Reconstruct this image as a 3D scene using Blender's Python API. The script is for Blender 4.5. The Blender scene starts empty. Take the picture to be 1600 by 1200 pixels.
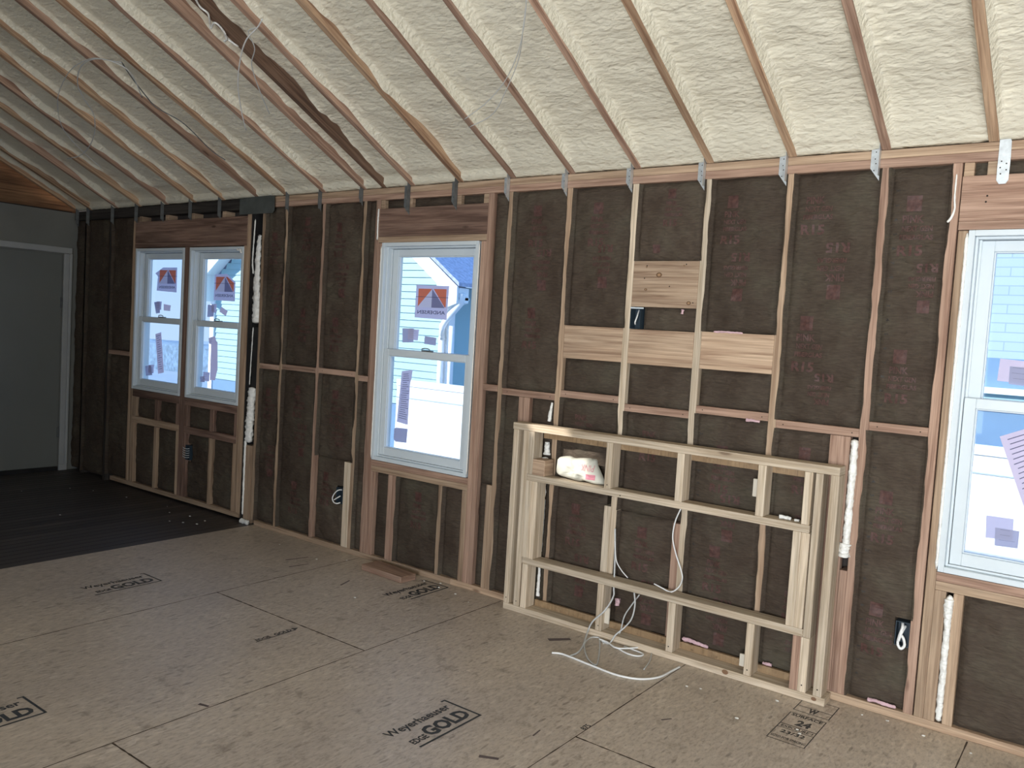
import bpy, bmesh, math, random
from mathutils import Vector, noise, Matrix

# ------------------------------------------------------------------ camera, sky, sun, daylight, exposure
scene = bpy.context.scene
COL = scene.collection
R = math.radians

cam_data = bpy.data.cameras.new('camera')
cam_data.sensor_fit = 'HORIZONTAL'
cam_data.sensor_width = 36.0
cam_data.lens = 36.0 * 1304.2 / 1600.0
cam_data.clip_start = 0.05
cam_data.clip_end = 200
cam = bpy.data.objects.new('camera', cam_data)
COL.objects.link(cam)
cam.location = (1.7719, -3.8965, 1.5783)
cam.rotation_euler = (1.50903, -0.06059, 0.64125)
scene.camera = cam

world = bpy.data.worlds.new('world')
scene.world = world
world.use_nodes = True
wn = world.node_tree
wn.nodes.clear()
wo = wn.nodes.new('ShaderNodeOutputWorld')
bg = wn.nodes.new('ShaderNodeBackground')
bg.inputs['Strength'].default_value = 1.55
tc = wn.nodes.new('ShaderNodeTexCoord')
sx = wn.nodes.new('ShaderNodeSeparateXYZ')
rp = wn.nodes.new('ShaderNodeValToRGB')
rp.color_ramp.elements[0].position = 0.0
rp.color_ramp.elements[0].color = (0.43, 0.56, 0.78, 1)
rp.color_ramp.elements[1].position = 0.22
rp.color_ramp.elements[1].color = (0.26, 0.50, 0.98, 1)
wn.links.new(tc.outputs['Generated'], sx.inputs[0])
wn.links.new(sx.outputs['Z'], rp.inputs['Fac'])
wn.links.new(rp.outputs['Color'], bg.inputs['Color'])
wn.links.new(bg.outputs[0], wo.inputs['Surface'])

SUN_DIR = Vector((0.88, 1.0, -0.70)).normalized()
sd = bpy.data.lights.new('sun', 'SUN')
sd.energy = 7.5
sd.angle = R(0.5)
sd.color = (1.0, 0.96, 0.9)
sun = bpy.data.objects.new('sun', sd)
sun.rotation_euler = SUN_DIR.to_track_quat('-Z', 'Y').to_euler()
sun.location = (-8, -12, 9)
COL.objects.link(sun)

def daylight(name, loc, aim, w, h, energy, color=(0.93, 0.97, 1.0), spread=170):
    ld = bpy.data.lights.new(name, 'AREA')
    ld.shape = 'RECTANGLE'
    ld.size = w
    ld.size_y = h
    ld.energy = energy
    ld.color = color
    ld.spread = R(spread)
    o = bpy.data.objects.new(name, ld)
    o.location = loc
    o.rotation_euler = (Vector(aim)).to_track_quat('-Z', 'Y').to_euler()
    COL.objects.link(o)
    return o

# area lamps added in unseen rear and right wall openings, standing in for daylight
REAR_Y = -7.2
RIGHT_X = 4.6
daylight('rear_daylight_lamp', (-0.6, REAR_Y - 0.02, 1.45), (0.35, 1, 0.12), 2.0, 1.5, 12)
daylight('rear_wide_daylight_lamp', (2.6, REAR_Y - 0.02, 1.15), (-0.02, 1, 0.16), 2.4, 2.0, 205, spread=116)
daylight('right_daylight_lamp', (RIGHT_X + 0.02, -3.6, 1.45), (-1, 0.35, 0.15), 1.8, 1.5, 32)

vs = scene.view_settings
vs.view_transform = 'Standard'
vs.look = 'None'
vs.exposure = 0.0
vs.gamma = 1.0
vs.use_curve_mapping = False

# ------------------------------------------------------------------ material helpers
def new_mat(name):
    m = bpy.data.materials.new(name)
    m.use_nodes = True
    nt = m.node_tree
    b = nt.nodes['Principled BSDF']
    return m, nt, b

def nd(nt, typ, **kw):
    n = nt.nodes.new(typ)
    for k, v in kw.items():
        if hasattr(n, k) and not k.startswith('i_'):
            setattr(n, k, v)
        else:
            n.inputs[k[2:].replace('_', ' ')].default_value = v
    return n

def ramp(nt, stops):
    r = nt.nodes.new('ShaderNodeValToRGB')
    e = r.color_ramp.elements
    while len(e) < len(stops):
        e.new(0.5)
    for i, (p, c) in enumerate(stops):
        e[i].position = p
        e[i].color = (c[0], c[1], c[2], 1) if len(c) == 3 else c
    return r

def mix(nt, fac, a, b, blend='MIX'):
    m = nt.nodes.new('ShaderNodeMix')
    m.data_type = 'RGBA'
    m.blend_type = blend
    L = nt.links.new
    if isinstance(fac, (int, float)):
        m.inputs[0].default_value = fac
    else:
        L(fac, m.inputs[0])
    for sock, v in ((m.inputs[6], a), (m.inputs[7], b)):
        if isinstance(v, tuple):
            sock.default_value = (v[0], v[1], v[2], 1)
        else:
            L(v, sock)
    return m.outputs[2]

def bump(nt, b, height, strength=0.3, dist=0.01):
    n = nt.nodes.new('ShaderNodeBump')
    n.inputs['Strength'].default_value = strength
    n.inputs['Distance'].default_value = dist
    nt.links.new(height, n.inputs['Height'])
    nt.links.new(n.outputs[0], b.inputs['Normal'])

def wood(name, light, mid, dark, knots=0.5, rough=0.75, stain=0.0):
    """sawn lumber; UV u runs along the board in metres"""
    m, nt, b = new_mat(name)
    L = nt.links.new
    uv = nd(nt, 'ShaderNodeUVMap')
    oi = nd(nt, 'ShaderNodeObjectInfo')
    off = nd(nt, 'ShaderNodeVectorMath', operation='SCALE')
    L(oi.outputs['Random'], off.inputs['Scale'])
    off.inputs[0].default_value = (37.0, 23.0, 11.0)
    add = nd(nt, 'ShaderNodeVectorMath', operation='ADD')
    L(uv.outputs[0], add.inputs[0]); L(off.outputs[0], add.inputs[1])
    def mapped(sx_, sy_):
        q = nd(nt, 'ShaderNodeMapping')
        q.inputs['Scale'].default_value = (sx_, sy_, 1)
        L(add.outputs[0], q.inputs[0])
        return q.outputs[0]
    g1 = nd(nt, 'ShaderNodeTexNoise', i_Scale=1.0, i_Detail=5.0, i_Roughness=0.6, i_Distortion=0.6)
    L(mapped(1.6, 34), g1.inputs['Vector'])
    g2 = nd(nt, 'ShaderNodeTexNoise', i_Scale=1.0, i_Detail=3.0)
    L(mapped(4, 150), g2.inputs['Vector'])
    g3 = nd(nt, 'ShaderNodeTexNoise', i_Scale=1.0, i_Detail=3.0)
    L(mapped(1.5, 6), g3.inputs['Vector'])
    c = ramp(nt, [(0.36, dark), (0.5, mid), (0.62, light)])
    L(g1.outputs[0], c.inputs[0])
    fine = ramp(nt, [(0.36, (0.80, 0.78, 0.76)), (0.62, (1.08, 1.08, 1.08))])
    L(g2.outputs[0], fine.inputs[0])
    col = mix(nt, 1.0, c.outputs[0], fine.outputs[0], 'MULTIPLY')
    if knots > 0:
        v = nd(nt, 'ShaderNodeTexVoronoi', i_Scale=1.0)
        L(mapped(3.1, 9.5), v.inputs['Vector'])
        kr = ramp(nt, [(0.0, (1, 1, 1)), (0.07, (0.9, 0.9, 0.9)), (0.13, (0, 0, 0))])
        L(v.outputs['Distance'], kr.inputs[0])
        gate = nd(nt, 'ShaderNodeMath', operation='LESS_THAN')
        gate.inputs[1].default_value = knots * 0.5
        sepc = nd(nt, 'ShaderNodeSeparateColor')
        L(v.outputs['Color'], sepc.inputs[0]); L(sepc.outputs[0], gate.inputs[0])
        km = nd(nt, 'ShaderNodeMath', operation='MULTIPLY')
        L(kr.outputs[0], km.inputs[0]); L(gate.outputs[0], km.inputs[1])
        km2 = nd(nt, 'ShaderNodeMath', operation='MULTIPLY')
        L(km.outputs[0], km2.inputs[0]); km2.inputs[1].default_value = 0.8
        col = mix(nt, km2.outputs[0], col, (dark[0] * .35, dark[1] * .28, dark[2] * .25))
    sr = ramp(nt, [(0.35, (1 - stain, 1 - stain * 1.05, 1 - stain * 1.1)), (0.65, (1.08, 1.04, 1.0))])
    L(g3.outputs[0], sr.inputs[0])
    col = mix(nt, 1.0, col, sr.outputs[0], 'MULTIPLY')
    hs = nd(nt, 'ShaderNodeHueSaturation')
    hs.inputs['Saturation'].default_value = 0.84
    mr = nd(nt, 'ShaderNodeMapRange')
    mr.inputs['To Min'].default_value = 0.74
    mr.inputs['To Max'].default_value = 1.02
    L(oi.outputs['Random'], mr.inputs[0]); L(mr.outputs[0], hs.inputs['Value'])
    L(col, hs.inputs['Color'])
    L(hs.outputs[0], b.inputs['Base Color'])
    b.inputs['Roughness'].default_value = rough
    b.inputs['Specular IOR Level'].default_value = 0.25
    bump(nt, b, g1.outputs[0], 0.25, 0.002)
    return m

def plain(name, col, rough=0.6, metal=0.0, noise_amt=0.0, nscale=8.0, bumpy=0.0, bscale=40.0, spec=0.4):
    m, nt, b = new_mat(name)
    L = nt.links.new
    b.inputs['Roughness'].default_value = rough
    b.inputs['Metallic'].default_value = metal
    b.inputs['Specular IOR Level'].default_value = spec
    tcn = nd(nt, 'ShaderNodeTexCoord')
    n = nd(nt, 'ShaderNodeTexNoise', i_Scale=nscale, i_Detail=5.0)
    L(tcn.outputs['Object'], n.inputs['Vector'])
    lo = tuple(max(0, c * (1 - noise_amt)) for c in col)
    hi = tuple(min(1, c * (1 + noise_amt)) for c in col)
    c = ramp(nt, [(0.3, lo), (0.7, hi)])
    L(n.outputs[0], c.inputs[0]); L(c.outputs[0], b.inputs['Base Color'])
    if bumpy:
        n2 = nd(nt, 'ShaderNodeTexNoise', i_Scale=bscale, i_Detail=4.0)
        L(tcn.outputs['Object'], n2.inputs['Vector'])
        bump(nt, b, n2.outputs[0], bumpy, 0.005)
    return m

M = {}
M['pine'] = wood('pale_pine', (0.70, 0.58, 0.42), (0.62, 0.50, 0.35), (0.50, 0.38, 0.24), 0.3)
M['tan'] = wood('tan_fir', (0.48, 0.33, 0.20), (0.42, 0.28, 0.165), (0.31, 0.19, 0.105), 0.5)
M['red'] = wood('reddish_fir', (0.44, 0.27, 0.18), (0.38, 0.225, 0.145), (0.27, 0.145, 0.09), 0.5)
M['header'] = wood('header_lumber', (0.30, 0.18, 0.125), (0.235, 0.132, 0.09), (0.14, 0.074, 0.05), 0.7, stain=0.25)
M['rafter'] = wood('rafter_lumber', (0.66, 0.43, 0.24), (0.54, 0.33, 0.175), (0.34, 0.17, 0.08), 0.6, stain=0.2)
M['rafter_red'] = wood('rafter_lumber_red', (0.58, 0.36, 0.235), (0.47, 0.28, 0.18), (0.31, 0.16, 0.095), 0.6, stain=0.2)
M['rafter_dark'] = wood('rafter_lumber_dark', (0.26, 0.15, 0.09), (0.21, 0.115, 0.065), (0.12, 0.06, 0.035), 0.6, stain=0.3)
M['blockwood'] = wood('clear_block_lumber', (0.56, 0.39, 0.245), (0.47, 0.315, 0.19), (0.33, 0.195, 0.11), 0.6)
M['oldwood'] = wood('weathered_dark_lumber', (0.060, 0.052, 0.045), (0.042, 0.036, 0.032), (0.022, 0.018, 0.016), 0.4, 0.85)
M['ply'] = wood('stained_plywood', (0.30, 0.155, 0.055), (0.22, 0.11, 0.04), (0.12, 0.055, 0.022), 0.5, stain=0.4)

def kraft():
    m, nt, b = new_mat('kraft_paper')
    L = nt.links.new
    g = nd(nt, 'ShaderNodeNewGeometry')
    oi = nd(nt, 'ShaderNodeObjectInfo')
    n1 = nd(nt, 'ShaderNodeTexNoise', i_Scale=3.0, i_Detail=6.0, i_Roughness=0.6)
    L(g.outputs['Position'], n1.inputs['Vector'])
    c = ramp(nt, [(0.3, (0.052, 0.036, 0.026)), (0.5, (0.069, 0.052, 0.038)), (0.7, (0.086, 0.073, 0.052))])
    L(n1.outputs[0], c.inputs[0])
    mp = nd(nt, 'ShaderNodeMapping')
    mp.inputs['Scale'].default_value = (30, 30, 170)
    L(g.outputs['Position'], mp.inputs[0])
    n2 = nd(nt, 'ShaderNodeTexNoise', i_Scale=1.0, i_Detail=4.0)
    L(mp.outputs[0], n2.inputs['Vector'])
    f = ramp(nt, [(0.25, (0.75, 0.75, 0.75)), (0.75, (1.2, 1.2, 1.2))])
    L(n2.outputs[0], f.inputs[0])
    col = mix(nt, 1.0, c.outputs[0], f.outputs[0], 'MULTIPLY')
    hs = nd(nt, 'ShaderNodeHueSaturation')
    mr = nd(nt, 'ShaderNodeMapRange')
    mr.inputs['To Min'].default_value = 0.88
    mr.inputs['To Max'].default_value = 1.12
    L(oi.outputs['Random'], mr.inputs[0]); L(mr.outputs[0], hs.inputs['Value'])
    L(col, hs.inputs['Color']); L(hs.outputs[0], b.inputs['Base Color'])
    b.inputs['Roughness'].default_value = 0.75
    b.inputs['Specular IOR Level'].default_value = 0.15
    mp3 = nd(nt, 'ShaderNodeMapping')
    mp3.inputs['Scale'].default_value = (14, 14, 34)
    L(g.outputs['Position'], mp3.inputs[0])
    n3 = nd(nt, 'ShaderNodeTexNoise', i_Scale=1.0, i_Detail=5.0, i_Distortion=1.0)
    L(mp3.outputs[0], n3.inputs['Vector'])
    bump(nt, b, n3.outputs[0], 0.85, 0.012)
    return m
M['kraft'] = kraft()
M['kraft_print'] = plain('red_ink_on_kraft', (0.074, 0.034, 0.028), 0.6, noise_amt=0.35, nscale=60)
M['kraft_ink'] = plain('dark_ink_on_kraft', (0.028, 0.024, 0.020), 0.6, noise_amt=0.3, nscale=60)

def foam_mat(name, base=(0.76, 0.71, 0.57)):
    m, nt, b = new_mat(name)
    L = nt.links.new
    g = nd(nt, 'ShaderNodeNewGeometry')
    n1 = nd(nt, 'ShaderNodeTexNoise', i_Scale=2.2, i_Detail=4.0)
    L(g.outputs['Position'], n1.inputs['Vector'])
    c = ramp(nt, [(0.3, tuple(v * 0.9 for v in base)), (0.7, base)])
    L(n1.outputs[0], c.inputs[0]); L(c.outputs[0], b.inputs['Base Color'])
    b.inputs['Roughness'].default_value = 0.34
    b.inputs['Specular IOR Level'].default_value = 0.5
    b.inputs['Subsurface Weight'].default_value = 0.0
    mp = nd(nt, 'ShaderNodeMapping')
    mp.inputs['Scale'].default_value = (0.75, 1.5, 1.5)
    L(g.outputs['Position'], mp.inputs[0])
    n2 = nd(nt, 'ShaderNodeTexNoise', i_Scale=30.0, i_Detail=3.0, i_Roughness=0.5, i_Distortion=0.3)
    L(mp.outputs[0], n2.inputs['Vector'])
    v = nd(nt, 'ShaderNodeTexVoronoi', i_Scale=38.0, feature='SMOOTH_F1')
    L(mp.outputs[0], v.inputs['Vector'])
    ad = nd(nt, 'ShaderNodeMath', operation='MULTIPLY_ADD')
    L(v.outputs['Distance'], ad.inputs[0]); ad.inputs[1].default_value = -0.35
    L(n2.outputs[0], ad.inputs[2])
    bump(nt, b, ad.outputs[0], 0.85, 0.011)
    return m
M['foam'] = foam_mat('cream_spray_foam')
M['foam_white'] = foam_mat('white_gap_foam', (0.86, 0.85, 0.80))

def osb(name='osb_subfloor', cols=((0.30, 0.24, 0.185), (0.50, 0.425, 0.35), (0.70, 0.62, 0.53)), chips=78.0, seams=True):
    m, nt, b = new_mat(name)
    L = nt.links.new
    g = nd(nt, 'ShaderNodeNewGeometry')
    sep = nd(nt, 'ShaderNodeSeparateXYZ'); L(g.outputs['Position'], sep.inputs[0])
    def chip(sc, rot, stretch):
        mp = nd(nt, 'ShaderNodeMapping')
        mp.inputs['Rotation'].default_value = (0, 0, rot)
        mp.inputs['Scale'].default_value = (sc, sc * stretch, sc)
        L(g.outputs['Position'], mp.inputs[0])
        nn = nd(nt, 'ShaderNodeTexNoise', i_Scale=0.35, i_Detail=2.0)
        L(mp.outputs[0], nn.inputs['Vector'])
        vv = nd(nt, 'ShaderNodeVectorMath', operation='MULTIPLY_ADD')
        L(nn.outputs['Color'], vv.inputs[0]); vv.inputs[1].default_value = (1.4, 1.4, 0); L(mp.outputs[0], vv.inputs[2])
        v = nd(nt, 'ShaderNodeTexVoronoi', i_Scale=1.0)
        L(vv.outputs[0], v.inputs['Vector'])
        return v
    v1 = chip(chips * 0.8, 0.15, 0.38)
    v2 = chip(chips * 0.9, -1.25, 0.33)
    s1 = nd(nt, 'ShaderNodeSeparateColor'); L(v1.outputs['Color'], s1.inputs[0])
    s2 = nd(nt, 'ShaderNodeSeparateColor'); L(v2.outputs['Color'], s2.inputs[0])
    av = nd(nt, 'ShaderNodeMath', operation='ADD'); L(s1.outputs[0], av.inputs[0]); L(s2.outputs[1], av.inputs[1])
    hf = nd(nt, 'ShaderNodeMath', operation='MULTIPLY'); L(av.outputs[0], hf.inputs[0]); hf.inputs[1].default_value = 0.5
    c = ramp(nt, [(0.05, cols[0]), (0.3, cols[1]), (0.62, cols[1]), (0.95, cols[2])])
    L(hf.outputs[0], c.inputs[0])
    n = nd(nt, 'ShaderNodeTexNoise', i_Scale=1.1, i_Detail=4.0)
    L(g.outputs['Position'], n.inputs['Vector'])
    dr = ramp(nt, [(0.3, (0.86, 0.86, 0.88)), (0.7, (1.1, 1.09, 1.06))])
    L(n.outputs[0], dr.inputs[0])
    col = mix(nt, 0.62, c.outputs[0], cols[1])
    fs_ = nd(nt, 'ShaderNodeTexNoise', i_Scale=1.0, i_Detail=5.0, i_Roughness=0.7)
    fm_ = nd(nt, 'ShaderNodeMapping')
    fm_.inputs['Rotation'].default_value = (0, 0, 0.35)
    fm_.inputs['Scale'].default_value = (75, 26, 1)
    L(g.outputs['Position'], fm_.inputs[0]); L(fm_.outputs[0], fs_.inputs['Vector'])
    fr_ = ramp(nt, [(0.34, (0.72, 0.70, 0.68)), (0.48, (1.0, 1.0, 1.0)), (0.66, (1.14, 1.13, 1.11))])
    L(fs_.outputs[0], fr_.inputs[0])
    col = mix(nt, 1.0, col, fr_.outputs[0], 'MULTIPLY')
    col = mix(nt, 1.0, col, dr.outputs[0], 'MULTIPLY')
    # sparse dark strands
    v3 = chip(chips * 0.36, 1.1, 0.25)
    k = ramp(nt, [(0.0, (1, 1, 1)), (0.13, (1, 1, 1)), (0.2, (0, 0, 0))])
    L(v3.outputs['Distance'], k.inputs[0])
    s3 = nd(nt, 'ShaderNodeSeparateColor'); L(v3.outputs['Color'], s3.inputs[0])
    gt = nd(nt, 'ShaderNodeMath', operation='LESS_THAN'); L(s3.outputs[2], gt.inputs[0]); gt.inputs[1].default_value = 0.13
    km = nd(nt, 'ShaderNodeMath', operation='MULTIPLY'); L(k.outputs[0], km.inputs[0]); L(gt.outputs[0], km.inputs[1])
    k2 = nd(nt, 'ShaderNodeMath', operation='MULTIPLY'); L(km.outputs[0], k2.inputs[0]); k2.inputs[1].default_value = 0.5
    col = mix(nt, k2.outputs[0], col, tuple(x * 0.45 for x in cols[0]))
    # brown streaky stains, denser towards the framed wall on the right
    ns = nd(nt, 'ShaderNodeTexNoise', i_Scale=7.0, i_Detail=6.0, i_Roughness=0.7)
    L(g.outputs['Position'], ns.inputs['Vector'])
    st = ramp(nt, [(0.57, (0, 0, 0)), (0.70, (0.5, 0.5, 0.5))])
    L(ns.outputs[0], st.inputs[0])
    col = mix(nt, st.outputs[0], col, (0.12, 0.085, 0.055))
    L(col, b.inputs['Base Color'])
    b.inputs['Roughness'].default_value = 0.42
    b.inputs['Specular IOR Level'].default_value = 0.5
    bump(nt, b, hf.outputs[0], 0.12, 0.002)
    return m
M['osb'] = osb()
M['osb_edge'] = osb('osb_strip', ((0.16, 0.10, 0.05), (0.30, 0.20, 0.11), (0.45, 0.33, 0.2)), 60.0)

def planks():
    m, nt, b = new_mat('dark_strip_floor')
    L = nt.links.new
    g = nd(nt, 'ShaderNodeNewGeometry')
    sep = nd(nt, 'ShaderNodeSeparateXYZ'); L(g.outputs['Position'], sep.inputs[0])
    dv = nd(nt, 'ShaderNodeMath', operation='DIVIDE'); L(sep.outputs[0], dv.inputs[0]); dv.inputs[1].default_value = 0.083
    fl = nd(nt, 'ShaderNodeMath', operation='FLOOR'); L(dv.outputs[0], fl.inputs[0])
    wn_ = nd(nt, 'ShaderNodeTexWhiteNoise', noise_dimensions='1D'); L(fl.outputs[0], wn_.inputs['W'])
    c = ramp(nt, [(0.0, (0.042, 0.034, 0.031)), (1.0, (0.080, 0.066, 0.058))])
    L(wn_.outputs[0], c.inputs[0])
    mp = nd(nt, 'ShaderNodeMapping'); mp.inputs['Scale'].default_value = (40, 2.5, 1)
    L(g.outputs['Position'], mp.inputs[0])
    n = nd(nt, 'ShaderNodeTexNoise', i_Scale=1.0, i_Detail=5.0); L(mp.outputs[0], n.inputs['Vector'])
    r2 = ramp(nt, [(0.3, (0.7, 0.7, 0.7)), (0.7, (1.25, 1.25, 1.25))]); L(n.outputs[0], r2.inputs[0])
    col = mix(nt, 1.0, c.outputs[0], r2.outputs[0], 'MULTIPLY')
    L(col, b.inputs['Base Color'])
    b.inputs['Roughness'].default_value = 0.5
    bump(nt, b, n.outputs[0], 0.2, 0.002)
    return m
M['planks'] = planks()
M['ink'] = plain('black_stencil_ink', (0.045, 0.048, 0.052), 0.7, noise_amt=0.3, nscale=50)
M['ink_faint'] = plain('faded_stencil_ink', (0.085, 0.08, 0.075), 0.7, noise_amt=0.3, nscale=60)
M['seam'] = plain('panel_joint', (0.07, 0.05, 0.035), 0.9, noise_amt=0.4, nscale=30)
M['chalk'] = plain('grey_stain', (0.13, 0.10, 0.095), 0.8, noise_amt=0.2)
M['drywall'] = plain('grey_drywall', (0.19, 0.193, 0.175), 0.8, noise_amt=0.08, nscale=3, bumpy=0.1)
M['roomwall'] = plain('rear_wall_paint', (0.42, 0.40, 0.36), 0.85, noise_amt=0.05)
M['doorpaint'] = plain('door_paint', (0.17, 0.178, 0.165), 0.6, noise_amt=0.05, nscale=2)
M['trimpaint'] = plain('white_trim_paint', (0.38, 0.39, 0.385), 0.5, noise_amt=0.05)
M['vinyl'] = plain('white_window_vinyl', (0.60, 0.66, 0.69), 0.35, noise_amt=0.02)
M['sheath'] = plain('sheathing_board', (0.05, 0.04, 0.035), 0.9, noise_amt=0.3)
M['steel'] = plain('galvanised_steel', (0.62, 0.66, 0.68), 0.38, 0.6, noise_amt=0.2, nscale=30)
M['steel_dull'] = plain('dull_grey_steel', (0.16, 0.17, 0.17), 0.6, 0.4, noise_amt=0.25, nscale=30)
M['duct'] = plain('grey_green_steel', (0.085, 0.095, 0.09), 0.55, 0.2, noise_amt=0.2, nscale=14)
M['black'] = plain('black_board', (0.014, 0.013, 0.013), 0.8, noise_amt=0.4)
M['bluebox'] = plain('dark_blue_plastic', (0.025, 0.04, 0.055), 0.45)
M['cable'] = plain('white_cable_jacket', (0.78, 0.78, 0.76), 0.4, noise_amt=0.04)
M['cable_grey'] = plain('grey_cable_jacket', (0.56, 0.57, 0.56), 0.4, noise_amt=0.04)
M['nail'] = plain('nail_hole', (0.02, 0.015, 0.012), 0.9)
M['pinkfibre'] = plain('pink_glass_fibre', (0.62, 0.42, 0.45), 0.95, noise_amt=0.15, nscale=40, bumpy=0.6)
M['bag'] = plain('white_paper_bag', (0.47, 0.46, 0.395), 0.6, noise_amt=0.03, bumpy=0.3, bscale=30)
M['pinkink'] = plain('pink_ink', (0.46, 0.17, 0.21), 0.6, noise_amt=0.05)
M['pinkink_light'] = plain('pale_pink_ink', (0.47, 0.24, 0.25), 0.6, noise_amt=0.05)
M['shim'] = plain('pale_wood_shim', (0.66, 0.60, 0.50), 0.7, noise_amt=0.08)
M['snow'] = plain('pale_ground', (0.30, 0.37, 0.46), 0.9, noise_amt=0.06, nscale=0.7)
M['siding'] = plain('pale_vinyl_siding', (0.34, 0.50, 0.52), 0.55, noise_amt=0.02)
M['siding_shade'] = plain('shade_tinted_siding', (0.17, 0.28, 0.43), 0.6, noise_amt=0.03)  # white siding with blue shade put into its colour
M['whitetrim'] = plain('white_exterior_trim', (0.90, 0.90, 0.88), 0.5)
M['fence'] = plain('white_vinyl_fence', (0.90, 0.90, 0.88), 0.5)
M['roof'] = plain('grey_shingles', (0.42, 0.46, 0.60), 0.9, noise_amt=0.2, nscale=20)
M['bluetree'] = plain('distant_blue_hedge', (0.16, 0.24, 0.34), 0.9, noise_amt=0.3)
M['seamline'] = plain('fence_joint', (0.45, 0.52, 0.55), 0.7)

def brick_mat():
    m, nt, b = new_mat('shade_tinted_block_wall')
    L = nt.links.new
    g = nd(nt, 'ShaderNodeNewGeometry')
    mp = nd(nt, 'ShaderNodeMapping'); mp.inputs['Rotation'].default_value = (R(90), 0, 0)
    L(g.outputs['Position'], mp.inputs[0])
    br = nd(nt, 'ShaderNodeTexBrick')
    br.inputs['Scale'].default_value = 1.0
    br.inputs['Brick Width'].default_value = 0.42
    br.inputs['Row Height'].default_value = 0.10
    br.inputs['Mortar Size'].default_value = 0.006
    br.inputs['Color1'].default_value = (0.40, 0.50, 0.60, 1)  # bluish shade on white block, mixed into the wall colour
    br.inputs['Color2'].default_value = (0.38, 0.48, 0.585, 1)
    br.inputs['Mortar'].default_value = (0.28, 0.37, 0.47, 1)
    L(mp.outputs[0], br.inputs['Vector'])
    L(br.outputs[0], b.inputs['Base Color'])
    b.inputs['Roughness'].default_value = 0.8
    return m
M['block'] = brick_mat()

def glass_mat():
    m = bpy.data.materials.new('window_glass')
    m.use_nodes = True
    nt = m.node_tree
    nt.nodes.clear()
    o = nt.nodes.new('ShaderNodeOutputMaterial')
    t = nt.nodes.new('ShaderNodeBsdfTransparent')
    t.inputs[0].default_value = (0.93, 0.97, 0.98, 1)
    g = nt.nodes.new('ShaderNodeBsdfGlossy')
    g.inputs['Roughness'].default_value = 0.02
    x = nt.nodes.new('ShaderNodeMixShader')
    x.inputs[0].default_value = 0.05
    nt.links.new(t.outputs[0], x.inputs[1]); nt.links.new(g.outputs[0], x.inputs[2])
    nt.links.new(x.outputs[0], o.inputs[0])
    return m
M['glass'] = glass_mat()

def paper_mat(name, col, trans=0.6):
    m = bpy.data.materials.new(name)
    m.use_nodes = True
    nt = m.node_tree
    nt.nodes.clear()
    o = nt.nodes.new('ShaderNodeOutputMaterial')
    d = nt.nodes.new('ShaderNodeBsdfDiffuse')
    t = nt.nodes.new('ShaderNodeBsdfTranslucent')
    d.inputs[0].default_value = (*col, 1); t.inputs[0].default_value = (*col, 1)
    x = nt.nodes.new('ShaderNodeMixShader'); x.inputs[0].default_value = trans
    nt.links.new(d.outputs[0], x.inputs[1]); nt.links.new(t.outputs[0], x.inputs[2])
    nt.links.new(x.outputs[0], o.inputs[0])
    return m
M['paper'] = paper_mat('sticker_paper', (0.78, 0.76, 0.88))
M['paper_grey'] = paper_mat('grey_label_paper', (0.62, 0.63, 0.76))
M['paper_pink'] = paper_mat('tag_paper', (0.86, 0.78, 0.86))
M['orange'] = paper_mat('orange_ink', (0.92, 0.32, 0.18))
M['logo_grey'] = paper_mat('logo_grey_ink', (0.36, 0.36, 0.48))
M['logo_pale'] = paper_mat('logo_pale_ink', (0.84, 0.86, 0.92))
M['text_ink'] = paper_mat('print_ink', (0.16, 0.16, 0.24))

# ------------------------------------------------------------------ object helpers
def tag(o, label=None, cat=None, group=None, kind=None):
    if label: o['label'] = label
    if cat: o['category'] = cat
    if group: o['group'] = group
    if kind: o['kind'] = kind
    return o

def finish(name, bm, mats, parent=None, smooth=False, origin=None):
    me = bpy.data.meshes.new(name)
    if origin is None:
        if len(bm.verts) and parent is None:
            xs = [v.co.x for v in bm.verts]; ys = [v.co.y for v in bm.verts]; zs = [v.co.z for v in bm.verts]
            origin = Vector(((min(xs) + max(xs)) / 2, (min(ys) + max(ys)) / 2, min(zs)))
        else:
            origin = Vector((0, 0, 0))
    origin = Vector(origin)
    if parent is not None:
        base = parent_loc(parent)
        for v in bm.verts:
            v.co -= base
        loc = Vector((0, 0, 0))
    else:
        for v in bm.verts:
            v.co -= origin
        loc = origin
    bm.to_mesh(me)
    bm.free()
    if not isinstance(mats, (list, tuple)):
        mats = [mats]
    for m in mats:
        me.materials.append(m)
    if smooth:
        for p in me.polygons:
            p.use_smooth = True
    o = bpy.data.objects.new(name, me)
    COL.objects.link(o)
    o.location = loc
    if parent is not None:
        o.parent = parent
    return o

def parent_loc(p):
    l = Vector(p.location)
    while p.parent is not None:
        p = p.parent
        l += Vector(p.location)
    return l

def empty(name, loc):
    o = bpy.data.objects.new(name, None)
    o.empty_display_size = 0.1
    COL.objects.link(o)
    o.location = loc
    return o

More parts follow.
